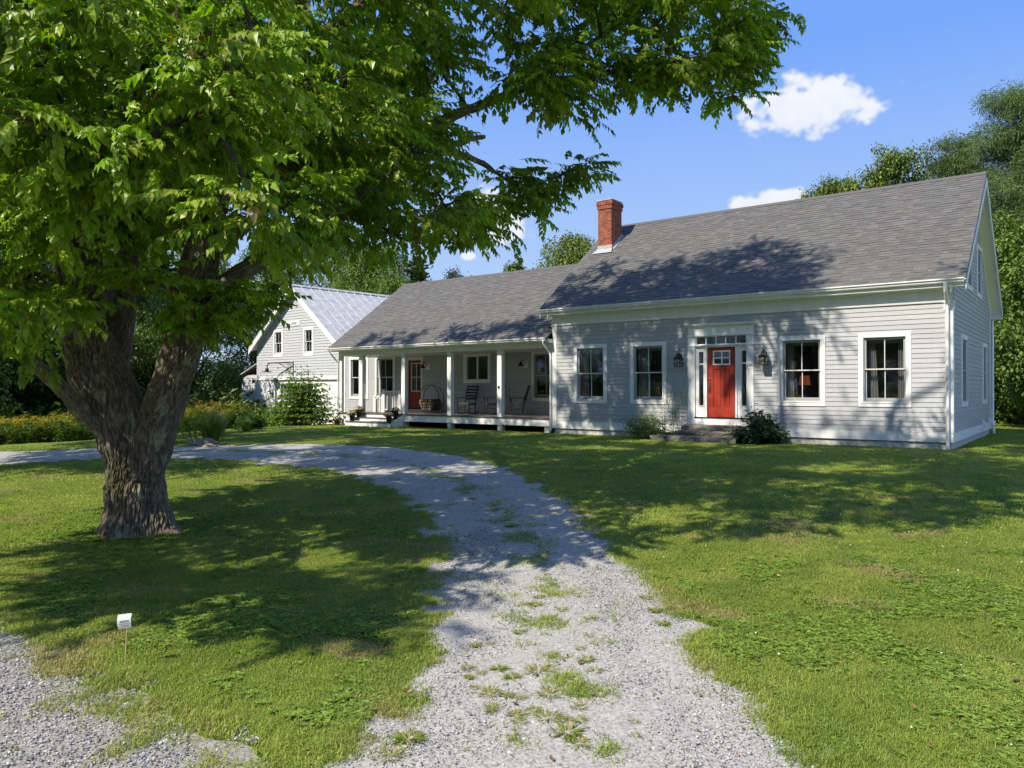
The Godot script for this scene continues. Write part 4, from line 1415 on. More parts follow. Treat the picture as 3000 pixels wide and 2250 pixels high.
func make_front_things() -> void:
	lantern("black wall lantern left of the red front door", -7.255)
	lantern("black wall lantern right of the red front door beside the house number", -4.655)
	slab("top stone slab under the white front door sill", -7.05, -5.22, .125, .275, .03, .46, 1)
	slab("middle stone slab of the three front steps", -7.1, -5.15, -.02, .12, .12, .82, 2)
	slab("long lowest stone slab of the front steps on the lawn", -7.7, -5.1, -.30, -.025, .30, 1.22, 3)
	curtain("grey curtain at the left side of the window farthest left of the door", -10.98, -10.72)
	curtain("grey curtain at the left side of the window next left of the lantern", -8.86, -8.42)
	curtain("grey curtain at the left side of the window holding the lit lamp", -4.16, -3.95)
	curtain("grey flaring curtain at the left side of the window nearest the house corner", -2.04, -1.82, .1)
	curtain("grey curtain at the right side of the window nearest the house corner", -1.27, -1.05)
	for w in [[-11.142, -9.87], [-9.019, -7.751], [-4.3, -3.023], [-2.18, -.913]]:
		var b := MB.new()
		b.box(Vector3(w[0] + .16, 2.55, -.205), Vector3(w[1] - .16, 2.71, -.185))
		var nm := {-11.142: "farthest left of the door", -9.019: "beside the left lantern", -4.3: "with the lit lamp", -.0: ""}
		top("window_blind", b, M.curtain, "pale raised blind at the top of the window " + nm.get(w[0], "nearest the house corner"), "blind", "raised blinds inside the front windows")
	# the lamp that glows through the third window
	var l := thing("table_lamp", "lit table lamp with orange shade behind the window right of the door", "lamp", Vector3(-4.05, .44, -1.6))
	part("shade", MB.new().lathe([Vector2(.17, 1.02), Vector2(.13, 1.30)], 20), M.shade, l)
	part("base", MB.new().lathe([Vector2(.001, .61), Vector2(.08, .61), Vector2(.085, .63), Vector2(.05, .68), Vector2(.075, .8), Vector2(.03, .95), Vector2(.012, .97), Vector2(.012, 1.1)], 14), M.pewter, l)
	var om := OmniLight3D.new()
	om.name = "glow"
	om.light_energy = .006
	om.light_color = Color(1.0, .62, .32)
	om.light_size = .08
	om.omni_range = 6.0
	om.omni_attenuation = 2.0
	om.shadow_enabled = true
	om.position = Vector3(0, 1.16, 0)
	l.add_child(om)
	var tb := thing("side_table", "dark side table under the lit lamp inside the house", "table", Vector3(-4.05, .44, -1.6))
	part("table_top", MB.new().bevel(Vector3(-.3, .57, -.25), Vector3(.3, .61, .25), .005), M.black_wood, tb)
	for q in [[-.27, -.22], [.24, -.22], [.24, .19], [-.27, .19]]:
		part("leg", MB.new().box(Vector3(q[0], 0, q[1]), Vector3(q[0] + .03, .57, q[1] + .03)), M.black_wood, tb)

# ---------- things on the porch ----------
func make_chair(label: String) -> Node3D:      # faces local +z
	var c := thing("rocking_chair", label, "chair", Vector3.ZERO, 0.0, "black ladder-back rocking chairs on the porch")
	var m: Material = M.black_wood
	for s in [-1.0, 1.0]:
		var rk := []
		for i in 13:
			var t := i / 12.0
			var z := lerpf(-.50, .36, t)
			rk.append(Vector3(s * .265, .018 + pow((z - .0) / 1.05, 2.0) * .42, z))
		part("rocker", MB.new().tube(rk, rk.map(func(_p): return .022), 6), m, c)
		part("back_post", MB.new().tube([Vector3(s * .25, .05, -.22), Vector3(s * .25, .44, -.25), Vector3(s * .262, .8, -.35), Vector3(s * .27, 1.16, -.47)], [.02, .022, .021, .018], 8), m, c)
		part("front_post", MB.new().tube([Vector3(s * .28, .03, .24), Vector3(s * .285, .66, .25)], [.02, .02], 8), m, c)
		part("arm", MB.new().bevel(Vector3(s * .29 - .045, .65, -.30), Vector3(s * .29 + .045, .675, .32), .008), m, c)
		part("stretcher", MB.new().tube([Vector3(s * .265, .24, -.23), Vector3(s * .275, .24, .24)], [.013, .013], 6), m, c)
	part("stretcher", MB.new().tube([Vector3(-.27, .22, .24), Vector3(.27, .22, .24)], [.013, .013], 6), m, c)
	part("seat", MB.new().bevel(Vector3(-.27, .37, -.25), Vector3(.27, .405, .27), .01), m, c)
	part("cushion", MB.new().bevel(Vector3(-.25, .405, -.22), Vector3(.25, .455, .25), .03), M.cushion, c)
	for i in 5:
		var y := .57 + i * .125
		var z := -.285 - maxf(0.0, y - .5) * .285
		var sl := MB.new()
		for k in 8:
			var a := lerpf(-.25, .25, k / 8.0)
			var e := lerpf(-.25, .25, (k + 1) / 8.0)
			var za := z - .035 * (1.0 - pow(a / .25, 2.0))
			var ze := z - .035 * (1.0 - pow(e / .25, 2.0))
			sl.quad(Vector3(a, y, za + .012), Vector3(e, y, ze + .012), Vector3(e, y + .075, ze - .008), Vector3(a, y + .075, za - .008))
			sl.quad(Vector3(e, y, ze), Vector3(a, y, za), Vector3(a, y + .075, za - .02), Vector3(e, y + .075, ze - .02))
			sl.quad(Vector3(a, y + .075, za - .008), Vector3(e, y + .075, ze - .008), Vector3(e, y + .075, ze - .02), Vector3(a, y + .075, za - .02))
			sl.quad(Vector3(a, y, za), Vector3(e, y, ze), Vector3(e, y, ze + .012), Vector3(a, y, za + .012))
		part("back_slat", sl, m, c)
	return c
func sconce(label: String, x: float, y: float) -> void:
	var l := thing("porch_sconce", label, "lamp", Vector3(x, y, WZ + .041), 0.0, "gooseneck sconces on the porch wall")
	var b := MB.new()
	var p := [Vector3(0, 0, 0), Vector3(0, .02, .06), Vector3(-.02, .12, .12), Vector3(-.03, .16, .19), Vector3(-.035, .12, .25), Vector3(-.035, .04, .26)]
	b.tube(p, p.map(func(_q): return .014), 8)
	part("arm", b, M.iron, l)
	part("shade", MB.new().lathe([Vector2(.15, -.10), Vector2(.145, -.085), Vector2(.1, -.045), Vector2(.06, -.03), Vector2(.055, .03), Vector2(.02, .06), Vector2(.001, .062)], 16, Vector3(-.035, 0, .26)), M.iron, l)
	part("backplate", MB.new().lathe([Vector2(.001, -.0), Vector2(.06, 0.0)], 14), M.iron, l)
func potted_mum(label: String, p: Vector3, size: float, seed_: int) -> void:
	var r := RandomNumberGenerator.new()
	r.seed = seed_
	var t := thing("potted_chrysanthemum", label, "potted plant", p, 0.0, "potted chrysanthemums on the porch steps")
	part("pot", MB.new().lathe([Vector2(.001, .0), Vector2(.085, .0), Vector2(.115, .18), Vector2(.125, .18), Vector2(.125, .205), Vector2(.105, .205), Vector2(.1, .17), Vector2(.001, .17)], 18), M.pot, t)
	var lv := MB.new()
	var fl := MB.new()
	for i in 420:
		var a := r.randf() * TAU
		var h := acos(1.0 - 1.18 * r.randf())
		var d := Vector3(sin(h) * cos(a), cos(h), sin(h) * sin(a))
		var c := Vector3(0, .27, 0) + d * Vector3(size, size * .78, size) * r.randf_range(.82, 1.0)
		lv.col = Color(.06, .10, .03) * r.randf_range(.7, 1.3)
		lv.leaf(c, (d + Vector3(r.randf() - .5, r.randf() - .6, r.randf() - .5)).normalized(), Vector3.UP, .055, .6)
	for i in 150:
		var a := r.randf() * TAU
		var h := acos(1.0 - .85 * r.randf())
		var d := Vector3(sin(h) * cos(a), cos(h), sin(h) * sin(a))
		var c := Vector3(0, .275, 0) + d * Vector3(size, size * .78, size) * r.randf_range(1.0, 1.06)
		var tint := r.randf()
		fl.col = Color(.62, .56, .42) if tint < .5 else (Color(.55, .42, .12) if tint < .75 else Color(.5, .30, .2))
		var u := d.cross(Vector3(.3, 1, .2)).normalized()
		var w := d.cross(u)
		for k in 6:
			var a0 := TAU * k / 6.0
			var a1 := TAU * (k + 1) / 6.0
			fl.tri(c + d * .012, c + (u * cos(a0) + w * sin(a0)) * .022, c + (u * cos(a1) + w * sin(a1)) * .022)
	var core := MB.new()
	core.col = Color(.06, .10, .03)
	core.lathe([Vector2(.07, .17), Vector2(size * .8, .27), Vector2(size * .75, .27 + size * .4), Vector2(.001, .27 + size * .68)], 14)
	part("stems", core, M.far_leaf, t)
	part("foliage", lv, M.far_leaf, t)
	part("flowers", fl, M.petal, t)
func make_porch_things() -> void:
	var c := make_chair("black rocking chair under the square porch window, facing out")
	c.position = Vector3(-17.25, .337, -1.55)
	c.rotation.y = deg_to_rad(6)
	copy(c, "black rocking chair half hidden behind a porch post", Vector3(-15.95, .337, -1.55), deg_to_rad(-38))
	copy(c, "black rocking chair nearest the main house, seen side on", Vector3(-14.75, .337, -1.6), deg_to_rad(-48))
	sconce("black gooseneck sconce beside the red porch door", -20.105, 2.35)
	sconce("black gooseneck sconce near the porch window by the main house", -14.85, 2.34)
	potted_mum("potted chrysanthemum on the left of the lowest porch step", Vector3(-21.75, .012, .52), .19, 1)
	potted_mum("large potted chrysanthemum at the foot of the first porch post", Vector3(-21.72, .177, .18), .22, 2)
	potted_mum("potted chrysanthemum on the grass left of the porch steps", Vector3(-22.35, ground_y(-22.3, .75), .80), .17, 3)
	potted_mum("potted chrysanthemum on the right of the lowest porch step", Vector3(-19.55, .012, .53), .19, 4)
	potted_mum("potted chrysanthemum on the right of the middle porch step", Vector3(-19.55, .177, .17), .18, 5)
	# log hoop with split firewood
	var h := thing("firewood_rack", "black double-hoop firewood rack beside the red porch door", "rack", Vector3(-19.35, .337, -1.7), deg_to_rad(3))
	for z in [-.16, .16]:
		var p := []
		for i in 25:
			var a := TAU * i / 24.0 + PI / 2
			p.append(Vector3(cos(a) * .55, .62 + sin(a) * .56, z * (1.0 - .25 * sin(a))))
		part("hoop", MB.new().tube(p, p.map(func(_q): return .014), 6), M.iron, h)
	for x in [-.38, .38]:
		part("foot", MB.new().tube([Vector3(x * 1.2, .012, -.24), Vector3(x, .2, -.17), Vector3(x, .2, .17), Vector3(x * 1.2, .012, .24)], [.012, .012, .012, .012], 6), M.iron, h)
	var r := RandomNumberGenerator.new()
	r.seed = 9
	var n := 0
	for row in 4:
		var y := .18 + row * .115
		var half: float = [.24, .36, .42, .42][row]
		var x := -half
		while x < half:
			var s := r.randf_range(.055, .075)
			var b := MB.new()
			var ang := r.randf() * TAU
			var pr := []
			for k in 5:
				var rad := s * r.randf_range(.75, 1.05)
				pr.append(Vector2(cos(ang + TAU * k / 5.0) * rad, sin(ang + TAU * k / 5.0) * rad))
			b.col = Color(.17, .125, .085) * r.randf_range(.5, 1.3)
			b.prism(pr, Vector3(0, 0, -.24), Vector3(0, 0, .24), Vector3(1, 0, 0), Vector3(0, 1, 0))
			var o := MeshInstance3D.new()
			o.name = numbered("firewood_log")
			o.mesh = b.mesh(M.bark)
			add_child(o)
			o.position = h.position + Vector3(x, y, r.randf_range(-.03, .03))
			o.rotation.y = h.rotation.y + r.randf_range(-.06, .06)
			tag(o, "split firewood log stacked in the black hoop rack", "log", "logs stacked in the firewood rack")
			x += s * 1.85
			n += 1

# ---------- the big tree ----------
const LIMBS := [
	[Vector4(-7.78,-0.86,16.45,0.520),Vector4(-7.80,-0.60,16.46,0.430),Vector4(-7.81,-0.24,16.47,0.375),Vector4(-7.83,0.14,16.48,0.365),Vector4(-7.86,0.52,16.51,0.385),Vector4(-7.96,0.88,16.59,0.380),Vector4(-8.11,1.24,16.70,0.370),Vector4(-8.32,1.79,16.86,0.345),Vector4(-8.34,2.47,16.96,0.355),Vector4(-8.27,3.16,17.04,0.320),Vector4(-8.15,3.84,17.07,0.280),Vector4(-8.07,4.63,17.01,0.240),Vector4(-8.03,5.51,16.85,0.200),Vector4(-7.94,6.73,16.66,0.165),Vector4(-7.99,8.52,16.45,0.125),Vector4(-8.08,10.86,16.26,0.080)],
	[Vector4(-7.66,0.10,16.45,0.260),Vector4(-7.56,0.72,16.37,0.275),Vector4(-7.42,1.24,16.26,0.255),Vector4(-7.27,1.78,16.15,0.240),Vector4(-7.23,2.48,15.99,0.245),Vector4(-7.20,3.46,15.84,0.235),Vector4(-7.16,4.16,15.69,0.200),Vector4(-7.07,4.94,15.62,0.175),Vector4(-7.12,5.95,15.53,0.155),Vector4(-7.11,6.98,15.40,0.130),Vector4(-7.25,8.85,15.25,0.090),Vector4(-7.18,11.30,14.95,0.050)],
	[Vector4(-8.55,1.14,16.62,0.240),Vector4(-8.59,1.83,16.40,0.200),Vector4(-8.59,2.80,16.28,0.170),Vector4(-8.63,3.83,16.18,0.155),Vector4(-8.53,5.13,15.98,0.125),Vector4(-8.34,6.72,15.71,0.100),Vector4(-8.28,8.92,15.41,0.060)],
	[Vector4(-7.19,3.36,15.83,0.170),Vector4(-7.35,3.73,16.02,0.140),Vector4(-7.48,4.49,16.18,0.110),Vector4(-7.40,5.51,16.37,0.090),Vector4(-7.38,6.58,16.61,0.070)],
	[Vector4(-7.21,2.48,15.98,0.150),Vector4(-7.03,2.73,15.72,0.140),Vector4(-6.74,3.11,15.36,0.125),Vector4(-6.56,3.45,14.98,0.115),Vector4(-6.39,3.91,14.47,0.100),Vector4(-6.19,4.39,13.81,0.085),Vector4(-5.88,4.88,13.08,0.070),Vector4(-5.54,5.39,12.32,0.050),Vector4(-5.38,5.60,11.81,0.030)],
	[Vector4(-6.39,3.91,14.47,0.060),Vector4(-6.10,3.97,13.75,0.050),Vector4(-5.73,4.04,13.08,0.040),Vector4(-5.45,4.20,12.25,0.022)],
	[Vector4(-7.13,4.35,15.66,0.130),Vector4(-6.76,4.53,15.01,0.115),Vector4(-6.36,4.83,14.07,0.100),Vector4(-5.88,5.41,13.08,0.088),Vector4(-5.27,6.15,11.85,0.075),Vector4(-4.61,6.56,11.10,0.062),Vector4(-3.93,6.85,10.20,0.045),Vector4(-3.21,7.15,9.41,0.035),Vector4(-2.29,7.29,8.58,0.022),Vector4(-1.70,7.58,8.00,0.012)],
	[Vector4(-4.61,6.56,11.10,0.040),Vector4(-4.11,7.24,10.59,0.035),Vector4(-3.32,7.88,9.86,0.030),Vector4(-2.46,8.16,8.96,0.020),Vector4(-1.67,8.14,8.10,0.012)],
	[Vector4(-5.88,5.41,13.08,0.050),Vector4(-5.40,5.16,11.96,0.040),Vector4(-4.99,4.84,11.27,0.025),Vector4(-4.41,5.19,10.44,0.010)],
	[Vector4(-7.10,5.29,15.58,0.140),Vector4(-6.84,5.79,15.19,0.125),Vector4(-6.57,6.33,14.73,0.115),Vector4(-6.28,6.93,14.14,0.100),Vector4(-5.95,7.77,13.38,0.080),Vector4(-5.05,8.99,11.94,0.055),Vector4(-3.73,9.76,10.31,0.030)],
	[Vector4(-7.92,0.77,16.77,0.120),Vector4(-8.01,0.99,17.08,0.110),Vector4(-7.90,1.29,17.38,0.100),Vector4(-7.82,1.59,17.70,0.090),Vector4(-7.78,1.91,18.17,0.070),Vector4(-7.92,2.30,18.65,0.050)],
	[Vector4(-8.25,3.02,17.02,0.200),Vector4(-8.15,3.68,17.45,0.160),Vector4(-8.14,4.05,17.82,0.140),Vector4(-8.10,4.27,18.29,0.110),Vector4(-8.24,4.71,18.90,0.070)],
	[Vector4(-8.15,4.03,17.07,0.180),Vector4(-6.89,4.35,17.37,0.140),Vector4(-5.68,4.48,17.70,0.100),Vector4(-4.71,4.52,17.97,0.060)],
	[Vector4(-8.15,3.66,17.07,0.160),Vector4(-7.08,4.29,17.76,0.120),Vector4(-6.09,4.59,18.27,0.090),Vector4(-5.30,4.83,18.67,0.050)],
	[Vector4(-7.60,9.00,15.60,0.200),Vector4(-9.00,12.00,15.00,0.150),Vector4(-11.00,15.00,14.00,0.080)],
	[Vector4(-7.30,9.50,15.20,0.180),Vector4(-5.50,12.50,13.30,0.130),Vector4(-4.00,15.00,12.00,0.060)],
	[Vector4(-7.50,10.00,15.00,0.160),Vector4(-7.30,14.00,12.50,0.100),Vector4(-7.00,17.50,10.50,0.050)],
	[Vector4(-8.20,5.50,16.50,0.160),Vector4(-9.00,8.00,18.50,0.110),Vector4(-9.50,10.50,20.50,0.050)],
	[Vector4(-7.60,5.00,16.00,0.160),Vector4(-5.50,8.00,17.00,0.100),Vector4(-3.60,9.50,18.00,0.050)],
	[Vector4(-8.50,7.00,16.00,0.150),Vector4(-12.00,9.00,14.50,0.100),Vector4(-15.00,10.00,13.50,0.040)],
	[Vector4(-7.00,8.00,14.50,0.140),Vector4(-7.50,11.00,11.00,0.090),Vector4(-8.00,13.00,7.50,0.040)]]
const CLUMPS2 := [-1624,659,1657,96,-1200,676,1581,102,-2187,739,1997,119,-1896,571,1995,138,-2269,948,1993,109,-2138,706,1594,112,-2138,1063,1929,95,-2251,812,1157,109,-2560,718,1699,124,-2115,900,1071,108,-1747,540,1555,106,-1653,1271,1852,121,-1533,506,1719,101,-1653,1089,1051,95,-1726,1023,2037,117,-1511,714,1232,138,-1642,1242,1105,124,-1235,1059,1621,126,-2202,1255,1341,93,-1334,1000,1515,121,-2404,883,1457,117,-2425,1085,1814,128,-1426,1115,1979,133,-1886,947,1187,139,-1955,603,1190,105,-2137,1290,1940,131,-2145,592,1831,134,-1685,461,1637,113,-1093,853,1377,126,-1843,1181,1271,138,-2176,552,1540,99,-1964,703,1863,139,-2238,1147,1355,112,-2072,595,1605,98,-2056,660,1435,139,-1771,1270,1701,126,-2063,1149,1772,106,-1744,1457,1769,114,-1709,748,2045,114,-2052,1146,1022,101,-1912,954,2180,133,-2525,1046,1367,133,-1560,772,1093,92,-2353,854,1972,114,-1653,837,1256,106,-2084,1433,1666,95,-2164,1076,1014,100,-2228,929,1015,96,-1697,1233,1469,134,-2637,922,1537,116,-2063,863,1224,97,-1772,836,1030,103,-1330,726,1635,102,-2120,1298,1252,136,-1578,936,1844,118,-1909,546,1549,119,-2384,1009,1524,109,-2002,1051,925,109,-1916,1206,1047,134,-2035,525,1779,91,-1105,776,1581,128,-2247,979,1771,92,-2148,582,1258,100,-1068,1070,1341,122,-1560,729,1425,123,-1018,859,1494,116,-1753,436,1756,90,-1960,729,2024,135,-2480,996,1954,106,-2093,1219,1547,126,-2172,1284,1719,96,-1501,665,1853,135,-1280,930,1601,100,-2417,729,1439,110,-2103,789,1302,100,-1751,1023,1893,137,-1885,1041,1953,113,-1265,780,1470,117,-1763,1213,2103,121,-1707,659,1109,107,-1523,945,1094,110,-1852,1429,1319,96,-1670,678,1952,97,-2177,952,1282,132,-1487,589,1364,134,-1487,1674,1194,79,-1741,1440,991,76,-1851,1151,728,77,-2218,1923,1450,65,-1522,1386,941,77,-1683,1767,1278,81,-2297,1711,1267,75,-1733,1679,1181,63,-1840,1383,931,66,-2444,1719,1269,69,-1606,1741,1174,65,-1510,980,1244,98,-1895,629,1328,71,-2102,1020,1664,84,-1929,751,1228,96,-2181,1062,1476,107,-2178,1413,1771,75,-1514,1533,1726,82,-1939,860,1405,79,-1662,1233,1360,95,-1670,1360,1623,87,-2155,665,1273,77]
const CLUMPS := [-456,369,1899,51,-333,298,1759,63,-592,334,1947,76,-737,317,1907,57,-524,407,1762,57,-698,596,1861,53,-415,363,1824,69,-416,472,1783,74,-640,339,1816,78,-710,460,1871,77,-577,502,1965,56,-458,379,1730,66,-584,397,1799,51,-514,343,1831,68,-480,485,1925,57,-628,405,1891,79,-766,574,1914,71,-486,491,1726,50,-596,521,1772,61,-537,538,1825,55,-321,403,1805,57,-315,483,1792,53,-532,457,1863,70,-428,480,1872,60,-607,517,1870,59,-369,399,1759,51,-638,655,1680,79,-1062,306,1832,65,-645,602,1576,77,-694,459,1448,87,-637,791,1431,97,-992,267,1771,68,-803,338,1871,67,-788,639,1653,75,-848,399,1743,95,-501,481,1512,84,-755,316,1767,96,-659,419,1711,81,-933,680,1782,97,-905,465,1835,66,-742,658,1460,97,-652,639,1344,93,-812,734,1568,72,-988,419,1744,74,-933,549,1737,85,-592,828,1226,82,-693,612,1768,100,-561,418,1650,80,-540,766,1349,98,-553,705,1545,93,-909,632,1669,90,-763,534,1807,81,-1028,757,1810,87,-477,470,1418,78,-595,522,1452,85,-974,529,1859,67,-1114,617,1827,84,-836,380,1622,100,-583,543,1317,95,-804,497,1638,76,-874,272,1793,84,-701,422,1621,79,-708,682,1588,65,-834,711,1728,88,-825,652,1828,74,-976,410,1841,68,-888,586,1886,83,-441,707,1414,99,-1031,518,1769,89,-542,665,1322,73,-1062,433,1817,70,-439,383,1385,74,-617,441,1354,83,-760,565,1584,85,-559,609,1622,72,-556,610,1476,66,-969,295,1852,72,-745,771,1475,86,-634,472,1594,66,-739,546,1444,70,-1024,635,1753,76,-536,380,1557,67,-591,687,1235,77,-892,377,1841,77,-717,526,1670,84,-984,651,1865,68,-467,821,1109,63,-356,764,1023,63,-490,702,1104,56,-367,862,1029,67,-408,755,1168,60,-342,735,917,80,-399,623,1188,54,-187,731,946,65,-318,936,880,75,-236,735,884,59,-301,882,959,78,-414,682,1127,53,-228,833,997,70,-472,641,1185,57,-214,911,837,53,-371,682,1032,58,-451,813,1185,63,-184,876,929,52,-273,751,1019,72,-375,801,1111,59,-480,740,1211,52,-447,658,1036,57,-243,823,892,66,-263,674,1014,50,-256,781,810,69,-453,741,1052,56,-507,493,1145,34,-480,473,1112,34,-459,502,1071,30,-438,522,1043,24,-495,442,1161,30,-532,415,1214,55,-559,405,1260,60,-587,375,1332,50,-189,761,815,30,-210,717,843,30,-226,658,868,28,-184,807,811,26,-231,696,885,50,-427,642,1109,40,-322,670,1004,45,-275,699,943,50,-573,212,1661,22,-577,249,1626,20,-536,242,1620,10,-603,242,1671,30,-626,261,1714,34,-696,250,1754,20,-627,221,1840,25,-731,189,1819,20,-598,244,1655,30,-620,390,1420,60,-636,349,1495,50,-135,739,1310,101,3,1466,1417,93,-701,1605,1083,112,-1243,1305,1090,124,-1198,918,787,97,-1349,851,1367,117,-606,1538,1854,94,-1462,1451,1584,112,-1495,988,1479,93,-148,1479,1009,128,-1106,1725,1402,134,-258,716,1856,97,-1037,1301,1961,103,-540,1192,2091,96,-100,1281,1546,112,-1298,917,1961,104,-423,498,1616,103,-282,1510,1793,117,-165,784,1590,122,-724,1688,1823,116,-660,1480,910,92,-663,1479,2045,102,-1302,1472,1133,133,-470,1620,1845,98,-183,1594,1315,103,-1446,1278,1190,131,-987,1487,958,91,-646,1155,728,125,-1140,1038,712,130,-845,1757,1639,132,-797,1277,730,110,-956,555,1124,112,-31,1279,1798,122,-195,1268,1688,110,-1055,1511,2042,128,-1142,632,1462,129,-1076,795,843,127,-94,1150,1100,130,-490,1369,1988,97,-1366,1075,1150,107,-1397,642,1444,102,-129,936,1152,100,-376,1586,1913,97,-1127,1162,785,91,-58,947,1326,100,-1357,721,1138,125,-78,885,1697,119,-1248,1221,2043,126,-805,1419,847,127,-590,1717,1551,95,-1356,1136,1659,131,-95,1355,1135,114,-1203,1348,821,97,-1099,1668,1863,103,-921,1882,1466,97,-1424,1052,1368,111,-994,1462,1852,132,-1052,1580,1195,102,-1265,1464,1650,100,-1024,1722,999,121,-36,806,1438,123,-1436,903,1294,91,-1181,1046,1855,98,-104,1506,1359,106,-694,1691,1644,125,-1096,1186,907,96,-1093,1299,736,101,44,1121,1207,109,-1236,1518,1493,104,-867,1581,1761,120,-57,1020,1613,105,-1389,1287,1483,128,-770,505,1334,107,-960,1213,860,109,-1529,1188,1529,118,-1103,1471,1022,122,-309,1584,1614,104,-1314,848,1847,92,-371,1208,2119,135,-1101,949,905,102,-1345,1509,1768,128,-1431,1421,1186,93,-1014,1587,1776,110,-1210,587,1158,90,-1039,650,900,96,-1273,520,1346,131,-639,1814,1726,104,-791,513,1203,110,-1307,1184,1871,129,-1328,879,1219,118,-849,1622,1108,116,-1292,1399,899,99,-1253,1686,1261,134,-261,1331,1822,106,-940,1561,1949,92,-137,1183,897,99,-1007,1655,1599,120,-1318,946,959,94,-1338,952,1682,91,-1159,740,1122,128,-673,1776,1056,105,-1253,1548,1360,92,-900,1703,1308,103,-1496,1282,1662,102,-227,1010,1968,100,-84,1533,1178,119,-251,1407,1988,109,-104,967,1871,106,-1524,946,1209,105,-129,1134,1597,105,-1187,1530,1027,79,-823,1563,1099,88,-929,1823,1050,82,-1298,1266,722,94,-831,1936,1079,85,-1038,1326,806,104,-1050,1637,869,96,-591,1443,993,75,-1006,1519,1005,86,-870,1263,694,81,-854,1814,1142,102,-1098,1422,693,95,-1250,1490,953,73,-1425,1428,865,85,-683,1457,971,73,-1016,1889,1089,72,-1314,1521,737,87,-1224,1477,772,79,-651,1048,569,72,-827,1242,783,71,-1160,1498,860,72,-840,1635,777,87,-1396,1378,703,92,-658,1316,605,78,-1008,1495,858,78,-1363,1444,1864,73,-1395,750,1186,84,-1278,849,1209,93,-1299,749,930,75,-1331,743,1412,107,-920,951,2538,58,-691,496,2323,61,-548,331,2152,81,-435,896,2586,71,-389,359,2102,75,-776,404,2156,58,-514,372,2246,59,-554,670,2333,60,-793,381,2079,53,-773,779,2511,69,-481,339,2124,80,-436,651,2237,61,-746,918,2645,50,-559,1005,2620,72,-689,754,2581,53,-910,521,2228,59,-358,418,2192,54,-593,622,2360,56,-850,489,2259,60,-751,500,2187,60,-805,664,2248,57,-367,469,2118,51,-441,653,1483,78,-801,677,1251,74,-458,1073,1755,84,-263,877,1489,99,-460,1048,1873,75,-582,1156,1818,77,-769,1451,1886,91,-319,837,1817,71,-525,1121,1694,71,-475,940,1895,84,-608,1207,1670,100,-539,1394,1789,88,-269,677,1370,73,-343,884,1729,77]      # x, y, z, radius in cm of the leaf masses of its crown
func bark_tube(b: MB, pts: Array, sides: int, step: float, rough: float, f: FastNoiseLite, flare := false) -> void:
	var cv := Curve3D.new()
	cv.bake_interval = .05
	var rad := Curve.new()
	rad.max_value = 2.0
	var total := 0.0
	var lens := [0.0]
	for i in pts.size():
		var p := Vector3(pts[i].x, pts[i].y, pts[i].z)
		var a := Vector3.ZERO
		if i > 0 and i < pts.size() - 1:
			a = (Vector3(pts[i + 1].x, pts[i + 1].y, pts[i + 1].z) - Vector3(pts[i - 1].x, pts[i - 1].y, pts[i - 1].z)) / 6.0
		cv.add_point(p, -a, a)
		if i: lens.append(cv.get_baked_length())
	total = cv.get_baked_length()
	var n := maxi(3, int(total / step))
	var prev := []
	var pn := []
	var pc := []
	var u := Vector3.RIGHT
	for i in n + 1:
		var d := total * i / n
		var c := cv.sample_baked(d, true)
		var t := (cv.sample_baked(minf(d + .03, total), true) - cv.sample_baked(maxf(d - .03, 0.0), true)).normalized()
		u = (u - t * u.dot(t)).normalized()
		var w := t.cross(u)
		var k := 0
		while k < lens.size() - 2 and lens[k + 1] < d: k += 1
		var s := clampf((d - lens[k]) / maxf(lens[k + 1] - lens[k], .001), 0, 1)
		var r := lerpf(pts[k].w, pts[k + 1].w, s * s * (3.0 - 2.0 * s) * .6 + s * .4)
		var ring := []
		var nrm := []
		var rc := []
		b.col = Color(.12, .095, .07)
		for j in sides:
			var a := TAU * j / sides
			var dir := u * cos(a) + w * sin(a)
			var rr := r
			if flare:
				var low := exp(-maxf(0.0, c.y + .75) / .28)
				rr += r * .5 * low * (.2 + .8 * pow(absf(sin(a * 2.5 + .6)), 3.0))
				rr += r * .05 * sin(a * 3.0 + c.y * 1.3)
			var q := c + dir * rr
			if rough > 0.0:
				var wob := f.get_noise_3d(q.x * 3.0, q.y * 3.0, q.z * 3.0) * .10
				var ridge := 1.0 - absf(f.get_noise_3d((q.x + wob) * 36.0, q.y * 1.5, (q.z + wob) * 36.0)) * 2.6
				var g := f.get_noise_3d(q.x * 14.0 + 50, q.y * 9.0, q.z * 14.0)
				var tone := .55 + .55 * clampf(ridge, 0.0, 1.0)
				var col := Color(.205, .165, .125) * tone
				var lichen := f.get_noise_3d(q.x * 6.5 + 9, q.y * 4.0 + 7, q.z * 6.5) + g * .25
				if lichen > .34: col = col.lerp(Color(.32, .335, .21), .8)
				if f.get_noise_3d(q.x * 3.0 - 30, q.y * 1.6, q.z * 3.0) + g * .3 > .34: col = col.lerp(Color(.055, .062, .012), .75)
				rc.append(col)
				q += dir * ((clampf(ridge, -.5, 1.0) - .5) * rough + f.get_noise_3d(q.x * 4.0, q.y * 3.0, q.z * 4.0) * rough * 1.6)
			else:
				rc.append(b.col)
			ring.append(q)
			nrm.append(dir)
		if i:
			for j in sides:
				var j2 := (j + 1) % sides
				var ca := b.c.size()
				if rough > .004:
					b.quad(prev[j], prev[j2], ring[j2], ring[j])
				else:
					b.smooth_quad(prev[j], prev[j2], ring[j2], ring[j], pn[j], pn[j2], nrm[j2], nrm[j])
				if rough > .004:      # order of corners as MB.quad lays them: a c b, a d c
					var w6 := [pc[j], rc[j2], pc[j2], pc[j], rc[j], rc[j2]]
					for k2 in 6: b.c[ca + k2] = w6[k2]
		pc = rc
		prev = ring
		pn = nrm
